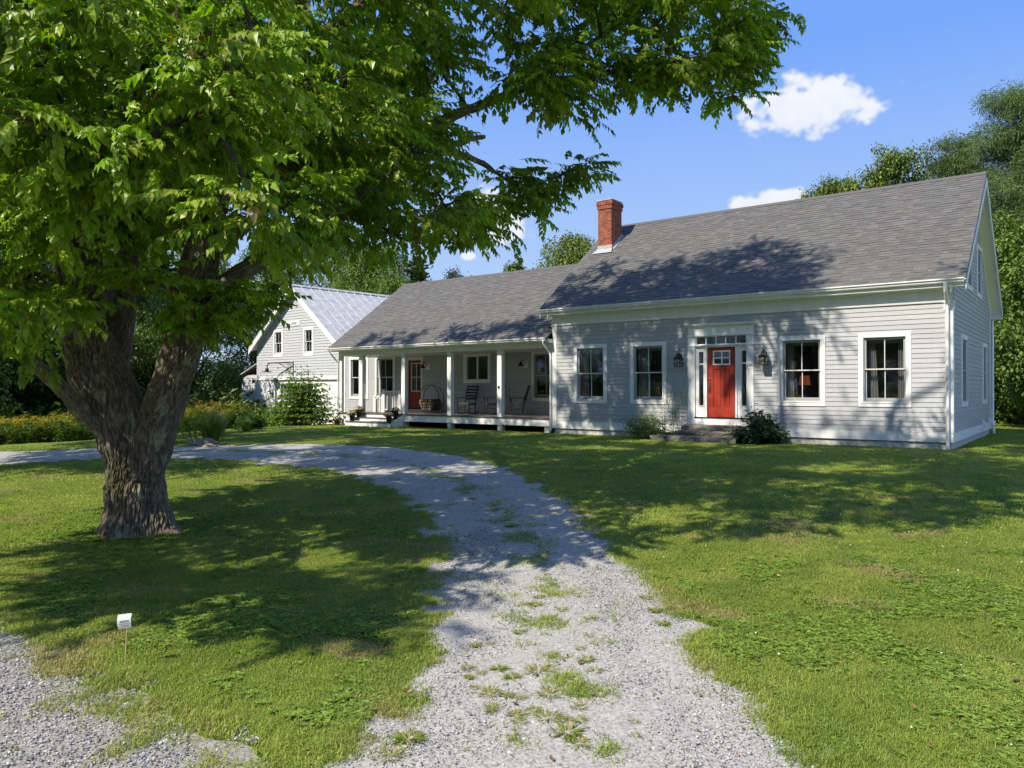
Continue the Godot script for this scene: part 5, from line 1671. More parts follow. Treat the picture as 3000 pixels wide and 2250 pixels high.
func spray_mesh(r: RandomNumberGenerator, leaves: int, length: float, leaf: float, m: Material) -> ArrayMesh:
	# a drooping twig with leaflets in pairs, tips hanging; runs along local +x
	var b := MB.new()
	var pts := []
	for i in 5:
		var t := i / 4.0
		pts.append(Vector3(t * length, -t * t * length * .30, sin(t * 3.0 + r.randf()) * length * .04))
	b.col = Color(1.3, .9, .6)
	b.tube(pts, [.004, .0035, .003, .0025, .0015], 3, false)
	for i in leaves:
		var t := .12 + .88 * (i + r.randf() * .6) / leaves
		var base := Vector3(t * length, -t * t * length * .30, 0)
		var side := 1.0 if i % 2 == 0 else -1.0
		var yaw := side * r.randf_range(.35, 1.15)
		if i >= leaves - 2: yaw *= .3
		var along := Vector3(cos(yaw), -r.randf_range(.25, 1.0), sin(yaw)).normalized()
		var up := Vector3(r.randf_range(-.35, .35), 1.0, side * r.randf_range(-.4, .5)).normalized()
		up = (up - along * up.dot(along)).normalized()
		var k := r.randf_range(.75, 1.2)
		b.col = Color(k, k, k * .9)
		b.leaf(base, along, up, leaf * r.randf_range(.7, 1.15), r.randf_range(.5, .64), .35)
	return b.mesh(m)
func make_big_tree() -> void:
	grow("big_tree", "huge old broadleaf tree with forked lichen-spotted trunk beside the drive", LIMBS, CLUMPS, Vector3(-7.8, 0, 16.2), 21)
	var second := [[Vector4(-19.5, -1.0, 17.6, .5), Vector4(-19.5, .2, 17.6, .38), Vector4(-19.4, 2.6, 17.4, .34), Vector4(-19.1, 5.0, 17.0, .27), Vector4(-18.8, 8.0, 16.4, .19), Vector4(-18.6, 11.5, 15.8, .1)],
		[Vector4(-19.45, 2.0, 17.5, .2), Vector4(-18.2, 4.5, 16.6, .16), Vector4(-16.2, 7.5, 15.6, .12), Vector4(-14.0, 9.5, 14.6, .06)],
		[Vector4(-19.3, 3.4, 17.3, .18), Vector4(-20.8, 6.0, 16.0, .14), Vector4(-22.4, 8.5, 14.8, .07)],
		[Vector4(-19.1, 5.0, 17.0, .15), Vector4(-19.0, 7.5, 14.5, .1), Vector4(-18.5, 9.5, 12.0, .05)],
		[Vector4(-19.1, 4.6, 17.0, .15), Vector4(-20.0, 7.5, 19.0, .1), Vector4(-21.0, 9.5, 20.5, .05)]]
	grow("big_tree", "second broadleaf tree past the left edge shading the far drive", second, CLUMPS2, Vector3(-19.5, 0, 17.0), 22)
func grow(called: String, label: String, limbs: Array, masses: Array, axis: Vector3, seed_: int) -> void:
	var r := RandomNumberGenerator.new()
	r.seed = seed_
	var f := FastNoiseLite.new()
	f.seed = 5
	f.frequency = .55
	f.fractal_octaves = 3
	var t := thing(called, label, "tree")
	var tb := MB.new()
	bark_tube(tb, limbs[0], 190, .05, .034, f, true)
	bark_tube(tb, limbs[1], 140, .05, .028, f)
	part("trunk", tb, M.bark, t)
	for i in range(2, limbs.size()):
		var lb := MB.new()
		bark_tube(lb, limbs[i], 36 if i < 6 or i == 10 else 12, .07, .016 if i < 12 else .004, f)
		part("limb", lb, M.bark, t)
	# branches: every leaf mass hangs from the nearest point already grown
	var nodes := PackedVector3Array()
	for l in limbs:
		for i in l.size() - 1:
			var a := Vector3(l[i].x, l[i].y, l[i].z)
			var e := Vector3(l[i + 1].x, l[i + 1].y, l[i + 1].z)
			if a.y > .9:
				for k in 4:
					nodes.append(a.lerp(e, k / 4.0))
	var clumps := []
	for i in range(0, masses.size(), 4):
		clumps.append([Vector3(masses[i], masses[i + 1], masses[i + 2]) / 100.0, masses[i + 3] / 100.0])
	var left := []
	for c in clumps:
		var best := 0
		var bd := 1e9
		for k in nodes.size():
			var d: float = nodes[k].distance_squared_to(c[0])
			if d < bd:
				bd = d
				best = k
		left.append([bd, best, c])
	left.sort_custom(func(p, q): return p[0] < q[0])
	var branch := MB.new()
	var meshes := []
	for i in 6:
		meshes.append(spray_mesh(r, 11 + i % 3 * 2, .38 + .05 * (i % 2), .116, M.leaf))
	var places := [[], [], [], [], [], []]
	var tints := [[], [], [], [], [], []]
	for q in left:
		var c: Vector3 = q[2][0]
		var rad: float = q[2][1]
		var best := 0
		var bd := 1e9
		for k in nodes.size():
			var d: float = nodes[k].distance_squared_to(c) + (2.0 if nodes[k].y > c.y + 1.0 else 0.0)
			if d < bd:
				bd = d
				best = k
		var a := nodes[best]
		var mid := a.lerp(c, .5) + Vector3(r.randf_range(-.15, .15), .12 * sqrt(bd), r.randf_range(-.15, .15))
		var th := clampf(.016 + .012 * sqrt(bd), .016, .06)
		branch.col = Color(.085, .07, .055)
		branch.tube([a, a.lerp(mid, .5) + Vector3(0, .03, 0), mid, mid.lerp(c, .5), c], [th * 1.3, th * 1.1, th, th * .8, th * .55], 6, false)
		for k in 3:
			nodes.append(a.lerp(c, .4 + .3 * k))
		var out := (c - Vector3(axis.x, c.y, axis.z)).normalized()
		var twigs := int(12 * rad + 4)
		for k in twigs:
			var d := Vector3(r.randfn(), r.randfn() * .62, r.randfn()).normalized()
			var tip := c + d * rad * pow(r.randf(), .33)
			var from := c + d * rad * .1 - out * rad * .15
			var bend := from.lerp(tip, .55) + Vector3(0, .08 * rad, 0)
			branch.tube([from, bend, tip], [.011, .008, .004], 4, false)
			var dir := (d * .7 + out * .5).normalized()
			var hue := r.randf()
			var tone := r.randf_range(.7, 1.15)
			var sprays := int(4.5 + 4.0 * rad)
			for s in sprays:
				var w := r.randf_range(.25, 1.05)
				var p := (from.lerp(bend, w / .55) if w < .55 else bend.lerp(tip, (w - .55) / .45)) + Vector3(r.randfn(), r.randfn() * .55, r.randfn()) * .13
				var face := (dir + Vector3(r.randfn(), r.randfn() * .35, r.randfn()) * .75).normalized()
				face.y = clampf(face.y, -.55, .25)
				face = face.normalized()
				var side := Vector3.UP.cross(face).normalized().rotated(face, r.randf_range(-.5, .5))
				var up := face.cross(side).normalized()
				if up.y < 0.0:
					up = -up
				var bs := Basis(face, up, face.cross(up)).scaled_local(Vector3.ONE * r.randf_range(.8, 1.2))
				var v := s % 6
				places[v].append(Transform3D(bs, p))
				var c2 := Color(.25, .40, .03).lerp(Color(.42, .51, .04), hue * .6 + r.randf() * .3)
				if r.randf() < .012: c2 = Color(.20, .16, .02)
				tints[v].append(c2 * (tone * r.randf_range(.8, 1.2)))
	part("branches", branch, M.bark, t)
	for i in 6:
		copies("crown", meshes[i], places[i], tints[i], t)
	# fallen leaves and shoots round the foot are part of the lawn, below

# ---------- the trees beyond ----------
func clump_mesh(r: RandomNumberGenerator, n: int, leaf: float, wide: float, flat: float, m: Material) -> ArrayMesh:
	var b := MB.new()
	for i in n:
		var d := Vector3(r.randfn(), r.randfn() * flat, r.randfn()).normalized()
		var p := d * pow(r.randf(), .5) * .5
		var k := r.randf_range(.7, 1.25)
		b.col = Color(k, k, k)
		var al := (d + Vector3(r.randf() - .5, r.randf() - .8, r.randf() - .5)).normalized()
		var up := (Vector3.UP + Vector3(r.randf() - .5, 0, r.randf() - .5) * 1.2).normalized()
		up = (up - al * up.dot(al)).normalized()
		b.leaf(p, al, up, leaf * r.randf_range(.7, 1.2), wide)
	return b.mesh(m)
func needle_mesh(r: RandomNumberGenerator, n: int, len_: float, m: Material) -> ArrayMesh:
	# a tufted bough along +x
	var b := MB.new()
	for i in n:
		var t := r.randf()
		var p := Vector3(t - .5, -t * t * .12, r.randfn() * .16 * (1.15 - t))
		var k := r.randf_range(.65, 1.3)
		b.col = Color(k, k, k)
		for j in 5:
			var al := Vector3(.75 + r.randf() * .5, r.randf_range(-.25, .75), r.randfn() * .7).normalized()
			var side := al.cross(Vector3(r.randf() - .5, 1, r.randf() - .5)).normalized() * len_ * .15
			b.tri(p - side, p + side, p + al * len_)
	return b.mesh(m)
var far_meshes := {}
func broadleaf(called: String, label: String, p: Vector3, height: float, width: float, low: float, tone: Color, seed_: int, lobes := 18, density := 1.0, group := "trees standing beyond the buildings") -> void:
	var r := RandomNumberGenerator.new()
	r.seed = seed_
	p.y = ground_y(p.x, p.z) - .1
	var t := thing(called, label, "tree", p, 0.0, group)
	var tr := MB.new()
	tr.col = Color(.10, .085, .07)
	var lean := Vector3(r.randfn(), 0, r.randfn()) * .4
	var pts := []
	var rad := []
	for i in 7:
		var k := i / 6.0
		pts.append(Vector3.UP * height * .86 * k + lean * k * k + Vector3(r.randfn(), 0, r.randfn()) * .06 * i)
		rad.append(height * .017 * (1.15 - k))
	tr.tube(pts, rad, 8)
	var places := []
	var tints := []
	for i in lobes:
		var h := low + (1.0 - low) * (i + r.randf()) / lobes
		var prof := sin(PI * clampf((h - low) / (1.0 - low) * .82 + .14, 0, 1))
		var a := r.randf() * TAU
		var rr := width * .5 * prof * r.randf_range(.35, .85)
		var c := Vector3(cos(a) * rr, height * h * .96, sin(a) * rr) + lean * h * h
		var s := width * r.randf_range(.13, .21) * (.55 + .6 * prof)
		var from: Vector3 = Vector3.UP * maxf(height * low * .7, c.y - rr * .9) + lean * h * h
		tr.tube([from, from.lerp(c, .6) + Vector3(0, .15, 0), c], [height * .006, height * .004, height * .0015], 5, false)
		var n := int(46 * density)
		var lt := r.randf_range(.8, 1.15)
		for k in n:
			var d := Vector3(r.randfn(), r.randfn() * .75, r.randfn()).normalized()
			var q := c + d * s * pow(r.randf(), .4) * Vector3(1.15, .85, 1.15)
			var sc := r.randf_range(.55, 1.05)
			places.append(Transform3D(Basis.from_euler(Vector3(r.randf_range(-.4, .4), r.randf() * TAU, r.randf_range(-.4, .4))).scaled(Vector3.ONE * sc), q))
			tints.append(tone * (lt * r.randf_range(.75, 1.2)))
	part("trunk", tr, M.bark, t)
	if not far_meshes.has("leaf"):
		far_meshes.leaf = clump_mesh(r, 34, .2, .62, .7, M.far_leaf)
	copies("crown", far_meshes.leaf, places, tints, t)
func conifer(called: String, label: String, p: Vector3, height: float, width: float, low: float, tone: Color, seed_: int, tiers: int, ragged: float) -> void:
	var r := RandomNumberGenerator.new()
	r.seed = seed_
	p.y = ground_y(p.x, p.z) - .1
	var t := thing(called, label, "tree", p, 0.0, "trees standing beyond the buildings")
	var tr := MB.new()
	tr.col = Color(.09, .07, .055)
	tr.tube([Vector3.ZERO, Vector3.UP * height * .5, Vector3.UP * height * .97], [height * .016, height * .010, height * .002], 8)
	var places := []
	var tints := []
	for i in tiers:
		var h := low + (1.0 - low) * i / tiers
		var reach := width * .5 * pow(1.0 - (h - low) / (1.02 - low), .8) * r.randf_range(1.0 - ragged, 1.0 + ragged * .5) + .12
		var n := 6 + int(reach * 3.4)
		for k in n:
			var a := TAU * (k + r.randf()) / n
			var len2 := reach * r.randf_range(1.0 - ragged, 1.05)
			var d := Vector3(cos(a), 0, sin(a))
			var y := height * h + r.randf_range(-.2, .2)
			var tilt := lerpf(-.12, .45, h)
			tr.tube([Vector3(0, y, 0), Vector3(0, y, 0) + d * len2 * .9 + Vector3.UP * len2 * tilt * .7], [height * .003 + .008, .006], 4, false)
			var m := maxi(2, int(len2 / .3))
			for j in m:
				var w := (j + .7) / m
				if w < .22 and m > 2: continue
				var q := Vector3(0, y, 0) + d * len2 * w + Vector3.UP * (len2 * tilt * w + r.randf_range(-.05, .1))
				var s := r.randf_range(.8, 1.4) * (1.0 - .25 * w)
				var bs := Basis(Vector3.UP, -a + r.randf_range(-.5, .5)) * Basis(Vector3.BACK, tilt + r.randf_range(-.2, .35))
				places.append(Transform3D(bs.scaled_local(Vector3.ONE * s), q))
				tints.append(tone * r.randf_range(.7, 1.25))
	part("trunk", tr, M.bark, t)
	if not far_meshes.has("needle"):
		far_meshes.needle = needle_mesh(r, 90, .22, M.far_leaf)
	copies("crown", far_meshes.needle, places, tints, t)
func pine(label: String, p: Vector3, height: float, width: float, tone: Color, seed_: int) -> void:      # an old white pine: flattened, billowing boughs at odd heights
	var r := RandomNumberGenerator.new()
	r.seed = seed_
	p.y = ground_y(p.x, p.z) - .1
	var t := thing("pine_tree", label, "tree", p, 0.0, "trees standing beyond the buildings")
	var tr := MB.new()
	tr.col = Color(.10, .085, .07)
	tr.tube([Vector3.ZERO, Vector3(.1, height * .5, .1), Vector3(.2, height * .97, 0)], [height * .018, height * .011, height * .002], 8)
	var places := []
	var tints := []
	var n := 44
	for i in n:
		var h := .10 + .90 * (i + r.randf()) / n
		var reach := width * .5 * pow(1.04 - h, .62) * r.randf_range(.45, 1.05)
		var a := i * 2.4 + r.randf_range(-.5, .5)
		var d := Vector3(cos(a), 0, sin(a))
		var y := height * h
		var c := Vector3(.1, y, .1) + d * reach * .62 + Vector3.UP * reach * r.randf_range(.0, .3)
		tr.tube([Vector3(.1, y - .2, .1), c - d * reach * .1, c + d * reach * .3], [height * .004 + .01, .02, .008], 4, false)
		var lt := r.randf_range(.8, 1.2)
		for k in int(26 + 26 * reach):
			var o := Vector3(r.randfn() * .5, r.randfn() * .22, r.randfn() * .5) * (.45 + reach * .5)
			o += d * r.randf_range(-.35, .4) * reach
			var up := Basis.from_euler(Vector3(r.randf_range(-.5, .5), r.randf() * TAU, r.randf_range(.1, .8)))
			places.append(Transform3D(up.scaled(Vector3.ONE * r.randf_range(.45, .85)), c + o))
			tints.append(tone * (lt * r.randf_range(.7, 1.25)))
	part("trunk", tr, M.bark, t)
	if not far_meshes.has("tuft"):
		far_meshes.tuft = clump_mesh(r, 46, .26, .2, .8, M.far_leaf)
	copies("crown", far_meshes.tuft, places, tints, t)
func make_far_trees() -> void:
	var needle := Color(.15, .22, .075)
	var spruce := Color(.11, .165, .055)
	var green := Color(.15, .235, .036)
	var warm := Color(.18, .24, .034)
	var deep := Color(.13, .205, .032)
	pine("tall pine tree rising at the right edge behind the house", Vector3(-.2, 0, -23.5), 16.3, 10.5, needle, 1)
	pine("shorter pine tree just left of the tall pine behind the roof", Vector3(-3.2, 0, -25.8), 15.0, 8.5, needle, 2)
	pine("pine tree at the far right edge behind leafy trees", Vector3(4.4, 0, -22.0), 14.0, 10.0, needle, 3)
	broadleaf("maple_tree", "rounded leafy tree showing above the main roof ridge", Vector3(-6.2, 0, -25.5), 15.3, 9.5, .2, warm, 4, 34)
	broadleaf("maple_tree", "rounded leafy tree above the roof ridge, second from the pines", Vector3(-10.0, 0, -27.5), 14.6, 8.0, .25, warm, 5, 28)
	broadleaf("maple_tree", "bushy tree filling the right edge beside the gable end", Vector3(1.7, 0, -14.6), 8.6, 6.5, .04, green, 6, 34, 1.3)
	broadleaf("maple_tree", "dark bushy tree just behind the rear corner of the house", Vector3(-.6, 0, -18.5), 9.5, 6.0, .03, green, 7, 30, 1.2)
	broadleaf("maple_tree", "leafy tree beyond the right edge behind the gable side lawn", Vector3(5.2, 0, -15.5), 9.5, 7.0, .03, green, 8, 28, 1.2)
	broadleaf("maple_tree", "leafy tree top rising between the chimney and the wing roof", Vector3(-24.3, 0, -20.5), 11.8, 8.5, .3, warm, 9, 24)
	broadleaf("maple_tree", "small leafy tree top just left of the chimney-side tree", Vector3(-27.6, 0, -18.5), 10.2, 3.6, .4, green, 10, 12)
	broadleaf("birch_tree", "thin sparse tree standing above the wing roof ridge", Vector3(-31.4, 0, -17.2), 10.5, 5.0, .35, Color(.07, .095, .035), 11, 22, .3)
	conifer("spruce_tree", "narrow dark spruce above the left end of the wing ridge", Vector3(-35.2, 0, -17.1), 11.4, 3.4, .1, spruce, 12, 26, .2)
	broadleaf("maple_tree", "leafy tree behind the barn roof beside the spruce", Vector3(-38.6, 0, -16.5), 13.2, 9.5, .15, green, 13, 34, 1.2)
	broadleaf("maple_tree", "tall leafy tree rising behind the barn's metal roof", Vector3(-43.5, 0, -16.0), 15.5, 10.5, .1, warm, 14, 36, 1.2)
	broadleaf("maple_tree", "leafy tree standing behind the left rake of the barn", Vector3(-45.5, 0, -11.0), 13.0, 8.0, .1, green, 15, 30, 1.1)
	broadleaf("maple_tree", "leafy tree between the big trunk and the barn", Vector3(-43.5, 0, -5.0), 12.0, 8.0, .05, deep, 16, 32, 1.1)
	conifer("spruce_tree", "dark spruce in the woods behind the goldenrod", Vector3(-41.0, 0, -1.0), 13.0, 5.5, .03, spruce, 17, 30, .3)
	broadleaf("maple_tree", "dark leafy tree in the woods right behind the big trunk", Vector3(-38.5, 0, 3.2), 11.5, 8.0, .03, deep, 18, 34, 1.2)
	broadleaf("maple_tree", "dark leafy tree in the woods left of the big trunk", Vector3(-40.5, 0, 7.0), 12.0, 8.0, .03, deep, 19, 34, 1.2)
	conifer("spruce_tree", "dark spruce in the woods at the left edge", Vector3(-43.5, 0, 4.5), 14.0, 6.0, .03, spruce, 20, 28, .3)
	broadleaf("maple_tree", "leafy tree closest to the left edge across the drive", Vector3(-37.5, 0, 10.5), 10.5, 7.5, .02, green, 21, 32, 1.2)
	# the woods across the road, which the window panes mirror
	for i in 15:
		broadleaf("oak_tree", "leafy tree of the woods across the road behind the viewer", Vector3(-72.0 + i * 7.5, 0, 39.0 + (i % 3) * 3.0), 13.0 + i % 4, 10.0, .05, deep, 60 + i, 26, 1.0, "woods across the road")
	broadleaf("maple_tree", "leafy tree off the left edge across the drive", Vector3(-38.0, 0, 15.0), 11.0, 8.0, .02, deep, 22, 28, 1.1)

# ---------- shrubs and garden plants ----------
func shrub(called: String, label: String, category: String, p: Vector3, size: Vector3, leaf: float, wide: float, count: int, tone: Color, seed_: int, layered := 0.0, lift := .12) -> void:
	var r := RandomNumberGenerator.new()
	r.seed = seed_
	p.y = ground_y(p.x, p.z) - .02
	var t := thing(called, label, category, p)
	var st := MB.new()
	st.col = Color(.07, .06, .035)
	var lv := MB.new()
	var stems := maxi(7, int(count / 70))
	for i in stems:
		var d := Vector3(r.randfn(), 0, r.randfn()).limit_length(1.6) / 1.6
		var h := sqrt(maxf(.05, 1.0 - d.length_squared())) * r.randf_range(.6, 1.0)
		var tip := Vector3(d.x * size.x, lift + h * size.y, d.z * size.z)
		var from := Vector3(d.x * size.x * .2, 0, d.z * size.z * .2)
		var mid := from.lerp(tip, .5) + Vector3(0, size.y * .08, 0)
		st.tube([from, mid, tip], [.012, .009, .004], 4, false)
		var per := int(count / float(stems))
		for k in per:
			var w := r.randf_range(.2, 1.0)
			var q := from.lerp(mid, w * 2.0) if w < .5 else mid.lerp(tip, w * 2.0 - 1.0)
			q += Vector3(r.randfn() * size.x, r.randfn() * size.y * .7, r.randfn() * size.z) * .16
			if layered > 0.0: q.y = lerpf(q.y, snappedf(q.y + .3 * sin(q.x * 3.0 + q.z * 4.0) * layered, layered), .45)
			q.y = maxf(q.y, .03)
			var al := (Vector3(q.x / size.x, .1, q.z / size.z) * .8 + Vector3(r.randfn(), r.randfn() * .4 - .25, r.randfn()) * .6).normalized()
			var up := (Vector3.UP + Vector3(r.randfn(), 0, r.randfn()) * .8 + Vector3(q.x / size.x, 0, q.z / size.z) * .6).normalized()
			up = (up - al * up.dot(al)).normalized()
			lv.col = tone * r.randf_range(.65, 1.3)
			lv.leaf(q, al, up, leaf * r.randf_range(.65, 1.2), wide)
	part("stems", st, M.bark, t)
	part("foliage", lv, M.leaf, t)
func goldenrod(label: String, p: Vector3, h: float, seed_: int) -> void:
	var r := RandomNumberGenerator.new()
	r.seed = seed_
	p.y = ground_y(p.x, p.z) - .02
	var t := thing("goldenrod_plant", label, "plant", p, 0.0, "goldenrod growing by the drive left of the barn")
	var st := MB.new()
	var fl := MB.new()
	for s in 7:
		var d := Vector3(r.randfn(), 0, r.randfn()) * .16
		var top_ := Vector3(d.x * 2.0, h * r.randf_range(.75, 1.05), d.z * 2.0)
		st.col = Color(.09, .12, .03)
		st.tube([d * .4, d + Vector3(0, h * .5, 0), top_], [.007, .006, .003], 4, false)
		for k in 26:
			var w := r.randf_range(.1, .9)
			var q := (d * .4).lerp(top_, w)
			var a := r.randf() * TAU
			st.col = Color(.24, .32, .06) * r.randf_range(.7, 1.3)
			st.leaf(q, Vector3(cos(a), .25, sin(a)).normalized(), Vector3.UP, .12, .18)
		for k in 46:
			var w := r.randf()
			var a := r.randf() * TAU
			var q := top_ + Vector3(cos(a) * .09 * (1.1 - w), -.04 + w * .16, sin(a) * .09 * (1.1 - w))
			fl.col = Color(.85, .6, .04) * r.randf_range(.7, 1.2)
			fl.leaf(q, Vector3(cos(a), .3, sin(a)).normalized(), Vector3.UP, .04, .8)
	part("stems", st, M.far_leaf, t)
	part("flowers", fl, M.petal, t)
func grass_clump(called: String, label: String, p: Vector3, h: float, n: int, tone: Color, seed_: int, spread := .5, group := "") -> Node3D:
	var r := RandomNumberGenerator.new()
	r.seed = seed_
	p.y = ground_y(p.x, p.z)
	var b := MB.new()
	for i in n:
		var a := r.randf() * TAU
		var out := Vector3(cos(a), 0, sin(a))
		var from := out * r.randf() * h * .22
		var l := h * r.randf_range(.6, 1.05)
		var sp := spread * r.randf_range(.15, 1.0)
		var mid := from + out * l * sp * .4 + Vector3(0, l * .6, 0)
		var tip := from + out * l * sp + Vector3(0, l * (1.0 - sp * .45), 0)
		var w := out.cross(Vector3.UP) * h * .012
		b.col = tone * r.randf_range(.6, 1.35)
		b.quad(from - w, from + w, mid + w * .8, mid - w * .8)
		b.tri(mid - w * .8, mid + w * .8, tip)
	var o := top(called, b, M.blade, label, "plant", group)
	o.position = p
	return o
func make_shrubs() -> void:
	shrub("peony_bush", "dark green leafy bush right of the stone front steps", "bush", Vector3(-4.6, 0, .66), Vector3(.68, .85, .58), .17, .36, 2200, Color(.045, .085, .03), 1)
	shrub("viburnum_bush", "large layered bush between the barn door and the porch corner", "bush", Vector3(-24.25, 0, 1.15), Vector3(1.5, 2.35, 1.2), .15, .58, 9500, Color(.16, .235, .04), 2, .26)
	shrub("rhubarb_patch", "low clump of big leaves on the lawn edge before the barn door", "plant", Vector3(-23.0, 0, 4.4), Vector3(.95, .42, .7), .30, .8, 420, Color(.12, .2, .05), 3)
	shrub("garden_plants", "spindly flowering plants left of the stone front steps", "plant", Vector3(-8.05, 0, .7), Vector3(.85, .85, .42), .11, .25, 2300, Color(.17, .24, .07), 4)
	# tall thin stems rising out of the bed
	var r := RandomNumberGenerator.new()
	r.seed = 14
	for k in 3:
		var b := MB.new()
		var fol := MB.new()
		var base := Vector3(-7.65 + k * .32, -.2, .42 + .1 * k)
		for s in 6:
			var h := r.randf_range(1.0, 1.9)
			var d := Vector3(r.randf_range(-.3, .4), 0, r.randf_range(-.1, .25))
			b.col = Color(.09, .09, .04)
			var p := [base, base + d * .4 + Vector3(0, h * .5, 0), base + d + Vector3(0, h, 0)]
			b.tube(p, [.005, .004, .002], 4, false)
			for i in 34:
				var w := r.randf_range(.2, 1.0)
				var q: Vector3 = (p[0] as Vector3).lerp(p[2], w) + Vector3(r.randfn(), r.randfn(), r.randfn()) * .05
				fol.col = Color(.15, .21, .07) * r.randf_range(.6, 1.4)
				fol.leaf(q, Vector3(r.randfn(), r.randf_range(-.3, .6), r.randfn()).normalized(), Vector3(.1, 1, .2).normalized(), .065, .25)
		var t := thing("asparagus_plant", ["thin feathery plant rising beside the left lantern", "thin feathery plant rising against the door's left pilaster", "thin leaning plant at the left end of the top stone slab"][k], "plant", Vector3.ZERO)
		part("stems", b, M.bark, t)
		part("foliage", fol, M.far_leaf, t)
	var gp := [[-20.6, 9.1, 1.15], [-21.4, 8.0, 1.25], [-20.3, 8.3, 1.0], [-22.0, 7.1, 1.35], [-21.0, 7.4, 1.05], [-22.6, 6.3, 1.2], [-21.7, 6.7, .95], [-22.3, 8.4, 1.3], [-23.2, 7.2, 1.35], [-19.9, 9.6, 1.0]]
	for i in gp.size():
		goldenrod("goldenrod plant in the clump between the trunk and the barn", Vector3(gp[i][0], 0, gp[i][1]), gp[i][2], 40 + i)
	grass_clump("ornamental_grass", "dark mound of long grass at the drive edge near the big tree", Vector3(-19.35, 0, 8.35), .95, 520, Color(.14, .22, .035), 60, .75)
	grass_clump("ornamental_grass", "pale dry grass clump behind the dark grass mound", Vector3(-20.6, 0, 7.4), 1.1, 420, Color(.42, .4, .17), 61, .5)
	grass_clump("ornamental_grass", "tall pale grass clump nearest the big trunk", Vector3(-20.6, 0, 9.9), 1.2, 420, Color(.38, .42, .14), 62, .45)
	grass_clump("ornamental_grass", "short green grass clump beside the big-leaved plants", Vector3(-21.9, 0, 5.4), .6, 320, Color(.22, .31, .06), 63, .7)
	for i in 3:
		var f := FastNoiseLite.new()
		f.seed = 70 + i
		f.frequency = 1.6
		var b := MB.new()
		var s: float = [.42, .3, .22][i]
		var rings := 8
		for j in rings:
			for k in 12:
				var c := []
				for e in [[j, k], [j, k + 1], [j + 1, k + 1], [j + 1, k]]:
					var a: float = TAU * e[1] / 12.0
					var h: float = PI * e[0] / rings
					var d := Vector3(sin(h) * cos(-a), cos(h), sin(h) * sin(-a))
					c.append(d * s * Vector3(1.3, .42, .9) * (1.0 + f.get_noise_3dv(d * 1.4) * .6))
				b.quad(c[0], c[3], c[2], c[1])
		var o := top("garden_rock", b, M.stone, ["largest flat rock at the bend of the drive by the goldenrod", "middle flat rock at the bend of the drive by the goldenrod", "smallest rock at the bend of the drive by the goldenrod"][i], "rock", "rocks edging the drive")
		var q := Vector3([-18.6, -19.3, -17.95][i], 0, [9.35, 9.2, 9.6][i] - .35)
		o.position = Vector3(q.x, ground_y(q.x, q.z) + .02, q.z)
	# the rough strip of goldenrod and weeds across the drive on the left
	var places := []
	var tints := []
	var mesh := weed_mesh(r, 20, .8, true)
	for i in 2600:
		var x := r.randf_range(-38.0, -25.5)
		var z := r.randf_range(3.0, 20.0)
		if x + z * .42 > -23.0 + r.randf_range(-.4, .4): continue
		var s := r.randf_range(.7, 1.35)
		places.append(Transform3D(Basis(Vector3.UP, r.randf() * TAU).scaled(Vector3.ONE * s), Vector3(x, ground_y(x, z), z)))
		tints.append(Color(1, 1, 1) * r.randf_range(.65, 1.2))
	var strip := copies(numbered("goldenrod_strip"), mesh, places, tints, self)
	tag(strip, "strip of weeds and yellow goldenrod before the woods on the left", "weeds")
	var under := MB.new()
	var n2 := 0
	var up := []
	var ut := []
	for i in 900:      # brush at the foot of the woods
		var x := r.randf_range(-47.0, -32.0)
		var z := r.randf_range(-9.0, 20.0)
		if x + z * .3 > -31.5: continue
		var s := r.randf_range(1.2, 3.2)
		up.append(Transform3D(Basis(Vector3.UP, r.randf() * TAU).scaled(Vector3(s, s * .8, s)), Vector3(x, ground_y(x, z) + s * .3, z)))
		ut.append(Color(.13, .205, .032) * r.randf_range(.6, 1.3))
	tag(copies(numbered("woodland_brush"), far_meshes.leaf, up, ut, self), "dark brush at the foot of the woods on the left", "brush")
	up = []
	ut = []
	for i in 420:
		var x := r.randf_range(-12.0, 12.0)
		var z := r.randf_range(-32.0, -21.5)
		var s := r.randf_range(1.0, 2.6)
		up.append(Transform3D(Basis(Vector3.UP, r.randf() * TAU).scaled(Vector3(s, s * .8, s)), Vector3(x, ground_y(x, z) + s * .3, z)))
		ut.append(Color(.15, .235, .036) * r.randf_range(.6, 1.3))
	tag(copies(numbered("hedge_brush"), far_meshes.leaf, up, ut, self), "dark brush under the trees behind the gable end", "brush")
func weed_mesh(r: RandomNumberGenerator, stems: int, h: float, gold: bool) -> ArrayMesh:
	var b := MB.new()
	for s in stems:
		var d := Vector3(r.randfn(), 0, r.randfn()) * .16
		var t := d * 1.8 + Vector3(0, h * r.randf_range(.6, 1.1), 0)
		for k in 12:
			var w := r.randf_range(.05, .95)
			var a := r.randf() * TAU
			b.col = Color(.13, .195, .035) * r.randf_range(.6, 1.4)
			b.leaf(d.lerp(t, w), Vector3(cos(a), .4, sin(a)).normalized(), Vector3.UP, .16, .22)
		if gold and s % 4 == 0:
			for k in 10:
				var a := r.randf() * TAU
				b.col = Color(.75, .5, .03) * r.randf_range(.6, 1.2)
				b.leaf(t + Vector3(cos(a) * .04, r.randf() * .1, sin(a) * .04), Vector3(cos(a), .3, sin(a)).normalized(), Vector3.UP, .06, .7)
	return b.mesh(M.far_leaf)

